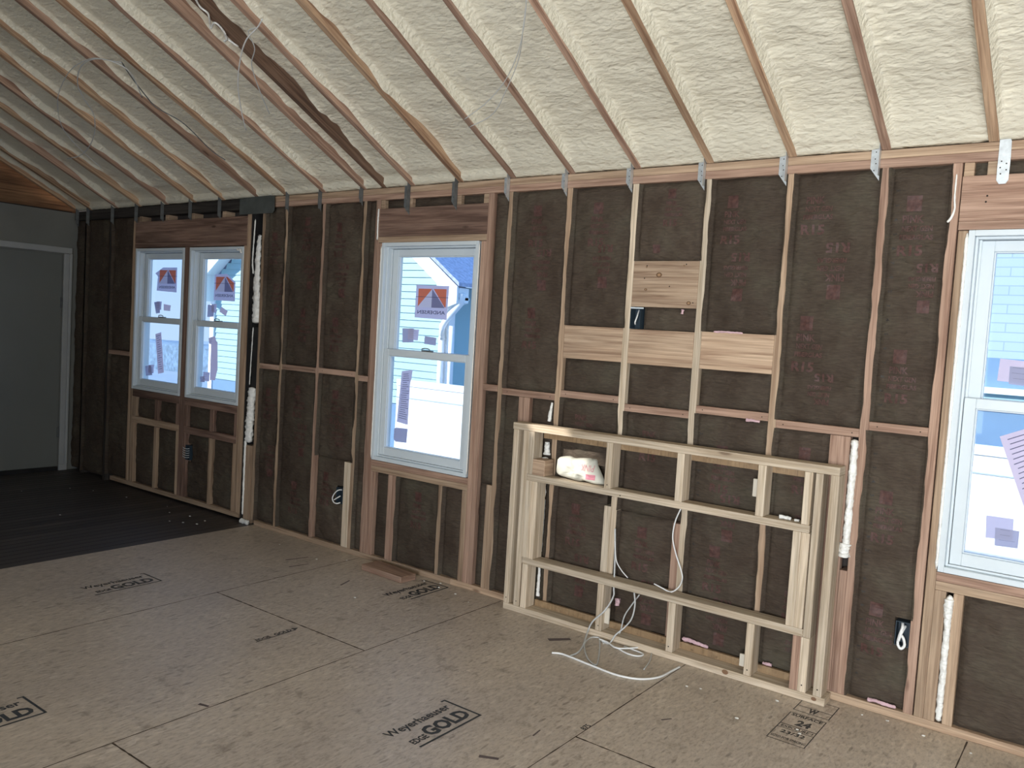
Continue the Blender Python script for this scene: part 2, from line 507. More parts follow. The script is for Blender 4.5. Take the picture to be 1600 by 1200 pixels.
def add_box(bm, x0, x1, y0, y1, z0, z1, bevel=0.0, mi=0):
    uvl = bm.loops.layers.uv.verify()
    before = set(bm.faces)
    vs_ = [bm.verts.new((x, y, z)) for x in (x0, x1) for y in (y0, y1) for z in (z0, z1)]
    idx = [(0, 1, 3, 2), (4, 6, 7, 5), (0, 4, 5, 1), (2, 3, 7, 6), (0, 2, 6, 4), (1, 5, 7, 3)]
    fs = []
    for f in idx:
        fc = bm.faces.new([vs_[i] for i in f])
        fc.material_index = mi
        fs.append(fc)
    if bevel > 0:
        edges = list({e for f in fs for e in f.edges})
        bmesh.ops.bevel(bm, geom=edges, offset=bevel, segments=1, affect='EDGES')
        fs = [f for f in bm.faces if f not in before]
        for f in fs: f.material_index = mi
    d = (x1 - x0, y1 - y0, z1 - z0)
    ax = d.index(max(d))
    for f in fs:
        n = f.normal if f.normal.length > 0 else Vector((0, 0, 1))
        f.normal_update()
        n = f.normal
        k = max(range(3), key=lambda i: abs(n[i]))
        others = [i for i in range(3) if i != k]
        if ax in others:
            ua, va = ax, [i for i in others if i != ax][0]
        else:
            ua, va = others
        for lp in f.loops:
            c = lp.vert.co
            lp[uvl].uv = (c[ua] + k * 3.1, c[va] + k * 1.7)
    return vs_

def box(name, x0, x1, y0, y1, z0, z1, mat, parent=None, bevel=0.0015):
    bm = bmesh.new()
    add_box(bm, x0, x1, y0, y1, z0, z1, bevel)
    return finish(name, bm, mat, parent)

def boxes(name, lst, mat, parent=None, bevel=0.0):
    bm = bmesh.new()
    for b in lst:
        add_box(bm, *b[:6], bevel=bevel)
    return finish(name, bm, mat, parent)

def prism(name, pts, y0, y1, mat, parent=None, mi=0, bm=None):
    """polygon given in (x, z), extruded along y"""
    own = bm is None
    if own: bm = bmesh.new()
    a = [bm.verts.new((x, y0, z)) for x, z in pts]
    b = [bm.verts.new((x, y1, z)) for x, z in pts]
    fs = [bm.faces.new(a), bm.faces.new(b[::-1])]
    for i in range(len(pts)):
        j = (i + 1) % len(pts)
        fs.append(bm.faces.new([a[j], a[i], b[i], b[j]]))
    for f in fs: f.material_index = mi
    bmesh.ops.recalc_face_normals(bm, faces=fs)
    if own:
        return finish(name, bm, mat, parent)

def catmull(pts, n=8):
    P = [Vector(p) for p in pts]
    P = [P[0] * 2 - P[1]] + P + [P[-1] * 2 - P[-2]]
    out = []
    for i in range(1, len(P) - 2):
        for k in range(n):
            t = k / n
            a, b, c, d = P[i - 1], P[i], P[i + 1], P[i + 2]
            out.append(0.5 * ((2 * b) + (c - a) * t + (2 * a - 5 * b + 4 * c - d) * t * t + (3 * b - a - 3 * c + d) * t ** 3))
    out.append(P[-2])
    return out

def tube_bm(bm, pts, rad, seg=8, rfun=None, smooth=True):
    P = pts
    rings = []
    up = Vector((0.13, 0.2, 0.97)).normalized()
    for i, p in enumerate(P):
        t = (P[min(i + 1, len(P) - 1)] - P[max(i - 1, 0)])
        t = t.normalized() if t.length > 1e-9 else Vector((0, 0, 1))
        a = t.cross(up)
        if a.length < 0.05: a = t.cross(Vector((1, 0, 0)))
        a.normalize(); b = t.cross(a).normalized()
        ring = []
        for k in range(seg):
            an = 2 * math.pi * k / seg
            r = rad if rfun is None else rfun(i / (len(P) - 1), an, p)
            ring.append(bm.verts.new(p + (a * math.cos(an) + b * math.sin(an)) * r))
        rings.append(ring)
    for i in range(len(rings) - 1):
        for k in range(seg):
            bm.faces.new([rings[i][k], rings[i][(k + 1) % seg], rings[i + 1][(k + 1) % seg], rings[i + 1][k]])
    bm.faces.new(rings[0][::-1]); bm.faces.new(rings[-1])

def cable(name, paths, mat, label, rad=0.0042, parent=None, group=None):
    bm = bmesh.new()
    for p in paths:
        tube_bm(bm, catmull(p), rad)
    bmesh.ops.recalc_face_normals(bm, faces=bm.faces)
    o = finish(name, bm, mat, parent, smooth=True)
    if label: tag(o, label, 'cable', group)
    return o

def fbm(p, oct=3):
    s, a = 0.0, 1.0
    p = Vector(p)
    for _ in range(oct):
        s += a * noise.noise(p); a *= 0.5; p = p * 2.1
    return s

def text_shapes(bm, s, height, cx, cz, mapf, rot180=False, mirror=False, bold=0.0, maxedge=0.03, mi=0, width=None, vertical=False):
    """flat lettering centred on (cx, cz) in a local (u, v) plane, sent through mapf(u, v) -> world"""
    cu = bpy.data.curves.new('lettering', 'FONT')
    cu.body = s
    cu.size = 1.0
    cu.offset = bold
    cu.resolution_u = 2
    ob = bpy.data.objects.new('lettering', cu)
    COL.objects.link(ob)
    dg = bpy.context.evaluated_depsgraph_get()
    me = bpy.data.meshes.new_from_object(ob.evaluated_get(dg))
    bpy.data.objects.remove(ob)
    bpy.data.curves.remove(cu)
    tb = bmesh.new(); tb.from_mesh(me); bpy.data.meshes.remove(me)
    xs = [v.co.x for v in tb.verts]; ys = [v.co.y for v in tb.verts]
    w, h = max(xs) - min(xs), max(ys) - min(ys)
    mx, my = (max(xs) + min(xs)) / 2, (max(ys) + min(ys)) / 2
    sc = height / h
    scx = sc if width is None else width / w
    bmesh.ops.triangulate(tb, faces=tb.faces)
    for _ in range(3):
        long_e = [e for e in tb.edges if (e.verts[0].co - e.verts[1].co).length * max(sc, scx) > maxedge]
        if not long_e: break
        bmesh.ops.subdivide_edges(tb, edges=long_e, cuts=1)
        bmesh.ops.triangulate(tb, faces=tb.faces)
    vm = {}
    for v in tb.verts:
        u, vv = (v.co.x - mx) * scx, (v.co.y - my) * sc
        if mirror: u = -u
        if rot180: u, vv = -u, -vv
        if vertical: u, vv = vv, -u
        vm[v] = bm.verts.new(mapf(cx + u, cz + vv))
    for f in tb.faces:
        try:
            nf = bm.faces.new([vm[v] for v in f.verts]); nf.material_index = mi
        except ValueError:
            pass
    tb.free()

def rect_shape(bm, u0, u1, v0, v1, mapf, step=0.03, mi=0):
    nu = max(1, int((u1 - u0) / step)); nv = max(1, int((v1 - v0) / step))
    g = [[bm.verts.new(mapf(u0 + (u1 - u0) * i / nu, v0 + (v1 - v0) * j / nv)) for j in range(nv + 1)] for i in range(nu + 1)]
    for i in range(nu):
        for j in range(nv):
            f = bm.faces.new([g[i][j], g[i + 1][j], g[i + 1][j + 1], g[i][j + 1]]); f.material_index = mi

def sstep(a, b, x):
    t = min(1.0, max(0.0, (x - a) / (b - a)))
    return t * t * (3 - 2 * t)

# measured outlines in metres (x, y, z)
DATA = {"stk":{"mid_logo":[[-1.993,0.084,1.848],[-1.712,0.084,1.844],[-1.718,0.084,1.631],[-1.995,0.084,1.637]],"mid_a":[[-2.099,0.084,1.561],[-1.995,0.084,1.566],[-1.994,0.084,1.474],[-2.092,0.084,1.469]],"mid_b":[[-2.046,0.084,1.559],[-1.949,0.084,1.56],[-1.955,0.084,1.489],[-2.047,0.084,1.492]],"mid_c":[[-1.896,0.084,1.521],[-1.796,0.084,1.514],[-1.798,0.084,1.465],[-1.898,0.084,1.471]],"mid_long":[[-2.053,0.052,1.282],[-1.957,0.052,1.297],[-1.964,0.052,1.239],[-1.973,0.052,1.213],[-1.976,0.052,0.937],[-2.075,0.052,0.947]],"mid_d":[[-2.095,0.052,0.898],[-2.078,0.052,0.908],[-1.974,0.052,0.912],[-1.979,0.052,0.819],[-2.077,0.052,0.815],[-2.096,0.052,0.829]],"L_logo":[[-5.097,0.084,1.902],[-4.979,0.084,1.952],[-4.763,0.084,1.953],[-4.759,0.084,1.743],[-5.067,0.084,1.753],[-5.054,0.084,1.875]],"L_a":[[-5.101,0.084,1.652],[-5.011,0.084,1.66],[-5.004,0.084,1.561],[-5.065,0.084,1.554]],"L_b":[[-5.061,0.084,1.659],[-4.98,0.084,1.661],[-4.986,0.084,1.589],[-5.067,0.084,1.587]],"L_c":[[-4.949,0.084,1.64],[-4.84,0.084,1.632],[-4.847,0.084,1.583],[-4.946,0.084,1.585]],"L_long":[[-5.009,0.052,1.377],[-4.92,0.052,1.398],[-4.858,0.052,1.056],[-4.947,0.052,1.038]],"L_d":[[-5.155,0.052,1.09],[-5.063,0.052,1.107],[-5.037,0.052,1.02],[-5.139,0.052,1.006]],"L_e":[[-5.094,0.052,1.105],[-5.012,0.052,1.111],[-5.018,0.052,1.038],[-5.11,0.052,1.031]],"R_logo":[[-4.218,0.084,1.898],[-4.054,0.084,1.904],[-3.94,0.084,1.84],[-3.938,0.084,1.689],[-4.222,0.084,1.692]],"R_a":[[-4.299,0.084,1.653],[-4.21,0.084,1.651],[-4.213,0.084,1.558],[-4.301,0.084,1.554]],"R_b":[[-4.246,0.084,1.66],[-4.176,0.084,1.662],[-4.18,0.084,1.59],[-4.25,0.084,1.593]],"R_c":[[-4.114,0.084,1.643],[-4.026,0.084,1.61],[-4.049,0.084,1.569],[-4.137,0.084,1.602]],"R_long":[[-4.224,0.052,1.385],[-4.137,0.052,1.405],[-4.117,0.052,1.365],[-4.1,0.052,1.361],[-4.085,0.052,1.142],[-4.114,0.052,1.052],[-4.184,0.052,1.046],[-4.185,0.052,1.336],[-4.212,0.052,1.339]],"R_d":[[-4.277,0.052,1.107],[-4.188,0.052,1.108],[-4.192,0.052,1.035],[-4.281,0.052,1.033]],"R_e":[[-4.319,0.052,1.067],[-4.257,0.052,1.072],[-4.254,0.052,1.025],[-4.316,0.052,1.02]],"W4_a":[[1.327,0.084,1.593],[1.425,0.084,1.587],[1.433,0.084,1.496],[1.323,0.084,1.5]],"W4_b":[[1.364,0.084,1.564],[1.432,0.084,1.561],[1.434,0.084,1.486],[1.366,0.084,1.49]],"W4_long":[[1.355,0.052,1.273],[1.485,0.052,1.336],[1.549,0.052,1.032],[1.476,0.052,0.967]],"W4_c":[[1.335,0.052,0.941],[1.433,0.052,0.943],[1.436,0.052,0.854],[1.34,0.052,0.848]],"W4_d":[[1.371,0.052,0.897],[1.457,0.052,0.897],[1.457,0.052,0.826],[1.375,0.052,0.822]]},"bag":[[-0.725,-0.062,0.881],[-0.705,-0.062,0.898],[-0.647,-0.062,0.91],[-0.613,-0.062,0.904],[-0.557,-0.062,0.912],[-0.481,-0.062,0.916],[-0.467,-0.062,0.887],[-0.44,-0.062,0.843],[-0.417,-0.062,0.802],[-0.424,-0.062,0.787],[-0.475,-0.062,0.782],[-0.535,-0.062,0.79],[-0.575,-0.062,0.783],[-0.638,-0.062,0.788],[-0.701,-0.062,0.796],[-0.728,-0.062,0.816]],"cab":{"A":[[-3.291,-1.09,2.892],[-3.135,-1.249,2.971],[-3.161,-1.333,3.014],[-3.286,-1.384,3.039],[-3.494,-1.368,3.031],[-3.733,-1.274,2.984],[-3.867,-1.163,2.928],[-3.971,-1.05,2.872],[-4.204,-0.922,2.808],[-4.493,-0.813,2.753],[-4.774,-0.744,2.719],[-4.998,-0.734,2.714]],"B":[[-3.143,-1.305,3.019],[-3.247,-1.347,3.04],[-3.38,-1.375,3.055],[-3.686,-1.342,3.038],[-4.086,-1.225,2.979],[-4.369,-1.097,2.915],[-4.554,-0.983,2.859],[-4.654,-0.875,2.805],[-4.724,-0.731,2.732],[-4.77,-0.583,2.658]],"C":[[-1.757,-1.346,3.02],[-1.839,-1.314,3.004],[-1.987,-1.27,2.982],[-2.15,-1.187,2.941],[-2.369,-1.046,2.87],[-2.566,-0.881,2.787],[-2.713,-0.741,2.718]],"Dd":[[-1.873,-1.297,3.015],[-1.951,-1.286,3.01],[-2.015,-1.199,2.966],[-2.139,-1.126,2.93],[-2.22,-1.045,2.889],[-2.318,-0.923,2.829],[-2.406,-0.801,2.768]],"E":[[-0.292,-1.171,2.933],[-0.376,-1.062,2.878],[-0.505,-0.924,2.809],[-0.672,-0.791,2.742],[-0.866,-0.684,2.689],[-1.076,-0.601,2.647]],"F":[[-0.324,-1.125,2.93],[-0.417,-1.015,2.874],[-0.541,-0.87,2.802],[-0.715,-0.722,2.728],[-0.9,-0.588,2.661],[-1.105,-0.524,2.629]],"S":[[-2.181,-1.462,3.186],[-2.225,-1.389,3.15],[-2.221,-1.342,3.126],[-2.303,-1.272,3.091],[-2.245,-1.292,3.101],[-2.227,-1.281,3.095],[-2.237,-1.234,3.072],[-2.26,-1.206,3.058],[-2.256,-1.181,3.045],[-2.239,-1.14,3.025]],"S2":[[-2.226,-1.234,3.064],[-2.263,-1.2,3.047],[-2.29,-1.197,3.046]],"G":[[-3.262,-1.242,3.058],[-3.332,-1.142,3.008],[-3.408,-1.0,2.937],[-3.437,-0.908,2.891],[-3.371,-0.788,2.831],[-3.373,-0.691,2.783],[-3.412,-0.518,2.696],[-3.387,-0.422,2.648]]},"fl":{"F1":[[-0.347,-0.045,0.578],[-0.337,-0.045,0.457],[-0.332,-0.045,0.334],[-0.311,-0.08,0.274],[-0.311,-0.08,0.226],[-0.33,-0.125,0.16],[-0.395,-0.125,0.088],[-0.422,-0.125,0.029],[-0.36,-0.272,0.006],[-0.328,-0.372,0.006],[-0.329,-0.442,0.006]],"F2":[[-0.339,-0.05,0.515],[-0.324,-0.05,0.416],[-0.289,-0.05,0.368],[-0.249,-0.05,0.337]],"F3":[[0.011,-0.03,0.749],[-0.015,-0.03,0.675],[-0.022,-0.03,0.592],[0.001,-0.03,0.515],[0.035,-0.03,0.44],[0.046,-0.03,0.393],[0.042,-0.06,0.356],[0.003,-0.06,0.324],[-0.044,-0.06,0.332],[-0.092,-0.06,0.344]],"F4":[[-0.185,-0.09,0.282],[-0.176,-0.09,0.22],[-0.189,-0.09,0.146],[-0.226,-0.09,0.089],[-0.259,-0.12,0.048],[-0.277,-0.149,0.006],[-0.32,-0.154,0.006]],"F5":[[-0.175,-0.05,0.265],[-0.215,-0.05,0.201],[-0.252,-0.05,0.134],[-0.26,-0.06,0.073],[-0.269,-0.06,0.036]],"F6":[[-0.358,-0.116,0.006],[-0.387,-0.146,0.006],[-0.372,-0.234,0.006],[-0.312,-0.331,0.006],[-0.237,-0.417,0.006],[-0.179,-0.447,0.006],[-0.211,-0.369,0.006],[-0.285,-0.232,0.006],[-0.351,-0.122,0.006]],"F7":[[-0.34,-0.147,0.012],[-0.279,-0.16,0.012],[-0.214,-0.193,0.012],[-0.168,-0.158,0.012],[-0.119,-0.084,0.012]],"F8":[[-0.226,-0.171,0.006],[-0.141,-0.205,0.006],[-0.085,-0.195,0.006],[-0.079,-0.153,0.006],[-0.145,-0.137,0.006],[-0.2,-0.132,0.006]],"F9":[[-0.417,-0.474,0.006],[-0.383,-0.451,0.006],[-0.327,-0.451,0.006],[-0.169,-0.47,0.006],[-0.041,-0.478,0.006],[0.057,-0.441,0.006],[0.112,-0.355,0.006],[0.123,-0.241,0.006],[0.129,-0.17,0.006]],"F10":[[-0.052,-0.114,0.006],[-0.012,-0.212,0.006],[0.016,-0.326,0.006]]},"box":{"tv":0}}
# ------------------------------------------------------------------ room shell
H = 2.467            # top of the double plate
SL = 0.5             # roof slope (rise per metre)
CS, SN = math.cos(math.atan(SL)), math.sin(math.atan(SL))
LEFT_X = -6.39
RIDGE_Y = -3.6
def struct(o, label=None):
    o['kind'] = 'structure'
    if label: o['label'] = label; o['category'] = 'building'
    return o

def slab_with_holes(name, axis, pos, thick, u0, u1, z0, z1, holes, mat):
    """wall slab on plane axis=pos, u along the wall; holes = [(ua, ub, za, zb)]"""
    us = sorted({u0, u1} | {h[0] for h in holes} | {h[1] for h in holes})
    zs = sorted({z0, z1} | {h[2] for h in holes} | {h[3] for h in holes})
    bm = bmesh.new()
    for i in range(len(us) - 1):
        for j in range(len(zs) - 1):
            cu, cz = (us[i] + us[i + 1]) / 2, (zs[j] + zs[j + 1]) / 2
            if any(h[0] < cu < h[1] and h[2] < cz < h[3] for h in holes): continue
            if axis == 'y': add_box(bm, us[i], us[i + 1], pos, pos + thick, zs[j], zs[j + 1])
            else: add_box(bm, pos, pos + thick, us[i], us[i + 1], zs[j], zs[j + 1])
    return struct(finish(name, bm, mat))

WX = [(-5.27, -4.525, 0.885, 2.108), (-4.445, -3.725, 0.885, 2.108), (-2.238, -1.418, 0.680, 2.113), (1.180, 2.00, 0.680, 2.113)]
slab_with_holes('wall_front', 'y', 0.0895, 0.02, LEFT_X - 0.15, RIGHT_X, -0.02, 2.66, WX, M['sheath'])
slab_with_holes('wall_rear', 'y', REAR_Y - 0.02 - 0.12, 0.12, LEFT_X, RIGHT_X, -0.02, H, [(-1.6, 0.4, 0.7, 2.2), (1.4, 3.8, 0.02, 2.15)], M['roomwall'])
wr = slab_with_holes('wall_right', 'x', RIGHT_X + 0.02, 0.12, REAR_Y, 0.1, -0.02, H, [(-4.5, -2.7, 0.7, 2.2)], M['roomwall'])
# right gable above the plate line
bm = bmesh.new()
v = [bm.verts.new((RIGHT_X + dx, y, z)) for dx in (0.02, 0.14) for y, z in ((REAR_Y, H), (0.1, H), (RIDGE_Y, H + 3.65 * SL + 0.2))]
for f in ((0, 1, 2), (5, 4, 3), (0, 3, 4, 1), (1, 4, 5, 2), (2, 5, 3, 0)): bm.faces.new([v[i] for i in f])
struct(finish('wall_right', bm, M['roomwall']))

# left partition: painted board below, stained plywood in the gable above
bm = bmesh.new(); add_box(bm, LEFT_X - 0.02, LEFT_X, REAR_Y, 0.0885, -0.02, 2.452)
wl = struct(finish('wall_left', bm, M['drywall']))
bm = bmesh.new()
xa, xb = LEFT_X - 0.10, LEFT_X - 0.06
pts = [(REAR_Y, 2.452), (0.05, 2.452), (0.05, 2.5), (RIDGE_Y, 2.5 + 3.62 * SL + 0.1), (REAR_Y, 2.5)]
a = [bm.verts.new((xa, y, z)) for y, z in pts]; b_ = [bm.verts.new((xb, y, z)) for y, z in pts]
bm.faces.new(a[::-1]); bm.faces.new(b_)
for i in range(5): bm.faces.new([a[i], a[(i + 1) % 5], b_[(i + 1) % 5], b_[i]])
uvl = bm.loops.layers.uv.verify()
for f in bm.faces:
    for lp in f.loops: lp[uvl].uv = (lp.vert.co.y, lp.vert.co.z)
struct(finish('wall_left', bm, M['ply']))
box('cap_board', LEFT_X - 0.13, LEFT_X - 0.005, REAR_Y + 0.02, -0.02, 2.4525, 2.462, M['oldwood'], wl, 0)

# floors: subfloor panels, and the old dark strip floor past the joint
FX = -3.49
bm = bmesh.new(); add_box(bm, FX + 0.002, RIGHT_X, REAR_Y, 0.1, -0.03, 0.0)
fl = struct(finish('floor', bm, M['osb'], origin=(0, -3.5, 0)))
bm = bmesh.new(); add_box(bm, LEFT_X - 0.1, FX, REAR_Y, 0.1, -0.032, 0.0)
fl2 = struct(finish('floor', bm, M['planks'], origin=(-5, -3.5, 0)))
bm = bmesh.new()
x = FX - 0.083
while x > LEFT_X:
    add_box(bm, x - 0.0016 - 0.0015 * random.Random(int(x * 1000)).random(), x + 0.0016, REAR_Y + 0.1, -0.02, 0.0002, 0.0008)
    x -= 0.083
finish('strip_joints', bm, M['black'], fl2)
# panel joints
bm = bmesh.new()
rj = random.Random(5)
def wavy_strip(bm, p, q, w, z=0.0006, n=60):
    p, q = Vector(p), Vector(q); d = (q - p).normalized(); s = Vector((-d.y, d.x))
    prev = None
    for i in range(n + 1):
        c = p + (q - p) * i / n
        ww = w * (0.6 + 0.8 * rj.random())
        A = bm.verts.new((c.x + s.x * ww, c.y + s.y * ww, z)); B = bm.verts.new((c.x - s.x * ww, c.y - s.y * ww, z))
        if prev: bm.faces.new([prev[0], A, B, prev[1]])
        prev = (A, B)
for xj in (-2.297, -1.088, 0.131, 1.352, 2.57):
    wavy_strip(bm, (xj, REAR_Y + .05), (xj, -0.01), 0.0025, n=160)
for xa_, xb_, yj in ((-3.48, -2.297, -2.33), (-2.297, -1.088, -1.100), (-1.088, 0.131, -2.345), (0.131, 1.352, -1.117), (1.352, 2.57, -2.345),
                  (-2.297, -1.088, -3.54), (0.131, 1.352, -3.55)):
    wavy_strip(bm, (xa_, yj), (xb_, yj), 0.0035)
finish('panel_joints', bm, M['seam'], fl)
wavy = None

# stencilled panel marks (flat ink on the panels); text runs along y
def stamp(px, py, length, faded=False, clipped=False):
    """lower corner of the L-shaped rule at (px, py); reading direction is +y, letter tops towards -x"""
    def mp(u, v): return Vector((px - v, py + u, 0.0011))
    bm = bmesh.new()
    L_ = length
    rect_shape(bm, -L_ * 0.92, 0.0, 0, 0.010, mp)                 # long rule
    rect_shape(bm, -0.010, 0.0, 0.010, 0.205, mp)                 # upright
    rect_shape(bm, -0.028, -0.010, 0.196, 0.205, mp)
    text_shapes(bm, 'GOLD', 0.078, -0.150, 0.066, mp, bold=0.045, maxedge=1, width=0.25)
    text_shapes(bm, 'EDGE', 0.036, -0.325, 0.048, mp, bold=0.03, maxedge=1, width=0.085)
    text_shapes(bm, 'Weyerhaeuser', 0.062, -0.215, 0.150, mp, bold=0.02, maxedge=1, width=0.36)
    for f in bm.faces:
        f.normal_update()
        if f.normal.z < 0: f.normal_flip()
    return finish('stencil_mark', bm, M['ink_faint'] if faded else M['ink'], fl)
stamp(-0.252, -1.232, 0.40)
stamp(-1.462, -0.048, 0.36)
stamp(-2.682, -1.205, 0.43, faded=True)
stamp(-1.484, -2.392, 0.40)
# banner arrow
def mp(u, v): return Vector((-1.545 - v, -1.13 + u, 0.0011))
bm = bmesh.new()
rect_shape(bm, -0.27, -0.03, -0.018, -0.012, mp)
a3 = [bm.verts.new(mp(*q)) for q in ((-0.035, -0.018), (-0.035, 0.022), (0.0, 0.002))]; bm.faces.new(a3)
text_shapes(bm, 'EDGE', 0.026, -0.215, 0.004, mp, bold=0.03, maxedge=1)
text_shapes(bm, 'GOLD', 0.030, -0.095, 0.004, mp, bold=0.05, maxedge=1)
finish('stencil_mark', bm, M['ink_faint'], fl)
# framed grade stamp by the right end of the framed wall
def mp(u, v): return Vector((0.70 + u, -0.565 + v, 0.0011))
bm = bmesh.new()
def frame_rect(u0, u1, v0, v1, w=0.004):
    rect_shape(bm, u0, u1, v0, v0 + w, mp); rect_shape(bm, u0, u1, v1 - w, v1, mp)
    rect_shape(bm, u0, u0 + w, v0 + w, v1 - w, mp); rect_shape(bm, u1 - w, u1, v0 + w, v1 - w, mp)
frame_rect(0.0, 0.155, 0.0, 0.305)
frame_rect(0.0, 0.155, 0.335, 0.50)
rect_shape(bm, 0, 0.155, 0.165, 0.170, mp); rect_shape(bm, 0, 0.155, 0.125, 0.129, mp)
rect_shape(bm, 0.0, 0.155, 0.395, 0.399, mp)
text_shapes(bm, 'SURFACE', 0.026, 0.078, 0.285, mp, bold=0.03, maxedge=1, width=0.13)
text_shapes(bm, '24', 0.06, 0.085, 0.215, mp, bold=0.05, maxedge=1, width=0.06)
text_shapes(bm, 'EXPOSURE 1', 0.022, 0.078, 0.147, mp, bold=0.02, maxedge=1, width=0.13)
text_shapes(bm, '23/32', 0.03, 0.078, 0.095, mp, bold=0.03, maxedge=1, width=0.1)
text_shapes(bm, 'SIZED FOR SPACING', 0.02, 0.078, 0.035, mp, bold=0.02, maxedge=1, width=0.14)
text_shapes(bm, 'W', 0.05, 0.078, 0.37, mp, bold=0.06, maxedge=1, width=0.04)
finish('grade_stamp', bm, M['ink_faint'], fl)
# small number along a joint
def mp(u, v): return Vector((0.118 - v, -1.02 + u, 0.0011))
bm = bmesh.new(); text_shapes(bm, '875', 0.028, 0, 0, mp, bold=0.03, maxedge=1)
finish('stencil_mark', bm, M['ink_faint'], fl)
# scuffs and stains with their own shape
bm = bmesh.new()
for (cx, cy, l, w, an) in ((-0.02, -1.48, 0.075, 0.010, 0.5), (-1.12, -1.95, 0.05, 0.008, 0.3), (-1.95, -0.45, 0.11, 0.006, 1.9),
                           (-2.55, -0.33, 0.16, 0.007, 1.3), (-2.42, -0.42, 0.14, 0.006, 1.4), (0.33, -0.72, 0.05, 0.005, 1.0), (0.0, -1.2, 0.06, 0.004, 1.7), (-0.5, -0.28, 0.12, 0.018, 0.9)):
    d = Vector((math.cos(an), math.sin(an))) * l / 2; s = Vector((-d.y, d.x)).normalized() * w
    bm.faces.new([bm.verts.new((cx + a.x, cy + a.y, 0.0009)) for a in (-d - s, d - s, d + s * .6, -d + s)])
finish('scuff_marks', bm, M['chalk'], fl)

# ------------------------------------------------------------------ roof: deck, rafters, foam
def slope_pt(x, s, n, side=1):
    """s metres up the slope from the plate, n metres into the roof from the rafter undersides"""
    return Vector((x, -s * CS + n * SN, H + s * SN + n * CS))
def slope_box(bm, x0, x1, s0, s1, n0, n1, bevel=0.0015):
    uvl = bm.loops.layers.uv.verify()
    before = set(bm.faces)
    vv = [bm.verts.new(slope_pt(x, s, n)) for x in (x0, x1) for s in (s0, s1) for n in (n0, n1)]
    for k, f in enumerate([(0, 1, 3, 2), (4, 6, 7, 5), (0, 4, 5, 1), (2, 3, 7, 6), (0, 2, 6, 4), (1, 5, 7, 3)]):
        bm.faces.new([vv[i] for i in f])
    fs = [f for f in bm.faces if f not in before]
    bmesh.ops.recalc_face_normals(bm, faces=fs)
    if bevel:
        bmesh.ops.bevel(bm, geom=list({e for f in fs for e in f.edges}), offset=bevel, segments=1, affect='EDGES')
        fs = [f for f in bm.faces if f not in before]
    for f in fs:
        f.normal_update()
        side = abs(f.normal.x) > 0.6
        for lp in f.loops:
            c = lp.vert.co
            s = -c.y * CS + (c.z - H) * SN
            n = c.y * SN + (c.z - H) * CS
            lp[uvl].uv = (s, n + 3) if side else (s, c.x)
SMAX = 3.6 / CS
bm = bmesh.new(); slope_box(bm, LEFT_X - 0.1, RIGHT_X + 0.1, -0.35, SMAX + 0.1, 0.186, 0.21, 0)
struct(finish('ceiling', bm, M['sheath']))
# rear slope, with an unseen opening added to shape the sun beam
SKX, SKS = (-4.66, -4.36), (3.02, 3.42)      # overwritten below once the sun path is known
def rear_pt(x, s, n): return Vector((x, REAR_Y + s * CS - n * SN, H + s * SN + n * CS))
# beam geometry: sunlight that lands on the top rail of the framed wall and on the bag
def back_project(pt):
    """where the ray arriving at pt crosses the rear slope"""
    d = -SUN_DIR
    p = Vector(pt)
    # rear slope underside: z = H + SL * (y - REAR_Y)
    t = (H + SL * (p.y - REAR_Y) - p.z) / (d.z - SL * d.y)
    q = p + d * t
    return q.x, (q.y - REAR_Y) / CS
A1 = back_project((-0.915, -0.11, 1.074)); A2 = back_project((-0.62, -0.11, 1.038)); A3 = back_project((-0.50, -0.085, 0.794))
SKX = (A1[0], A2[0] + 0.0)
s_top = back_project((-0.8, -0.045, 1.075))[1]; s_bot = back_project((-0.6, -0.11, 0.797))[1]
SKS = (min(s_top, s_bot), max(s_top, s_bot))
bm = bmesh.new()
for (xa_, xb_, sa, sb) in ((LEFT_X - .1, SKX[0], -.3, SMAX + .1), (SKX[1], RIGHT_X + .1, -.3, SMAX + .1), (SKX[0], SKX[1], -.3, SKS[0]), (SKX[0], SKX[1], SKS[1], SMAX + .1)):
    vv = [bm.verts.new(rear_pt(x, s, n)) for x in (xa_, xb_) for s in (sa, sb) for n in (0.0, 0.02)]
    for f in [(0, 1, 3, 2), (4, 6, 7, 5), (0, 4, 5, 1), (2, 3, 7, 6), (0, 2, 6, 4), (1, 5, 7, 3)]: bm.faces.new([vv[i] for i in f])
bmesh.ops.recalc_face_normals(bm, faces=bm.faces)
struct(finish('ceiling', bm, M['foam']))

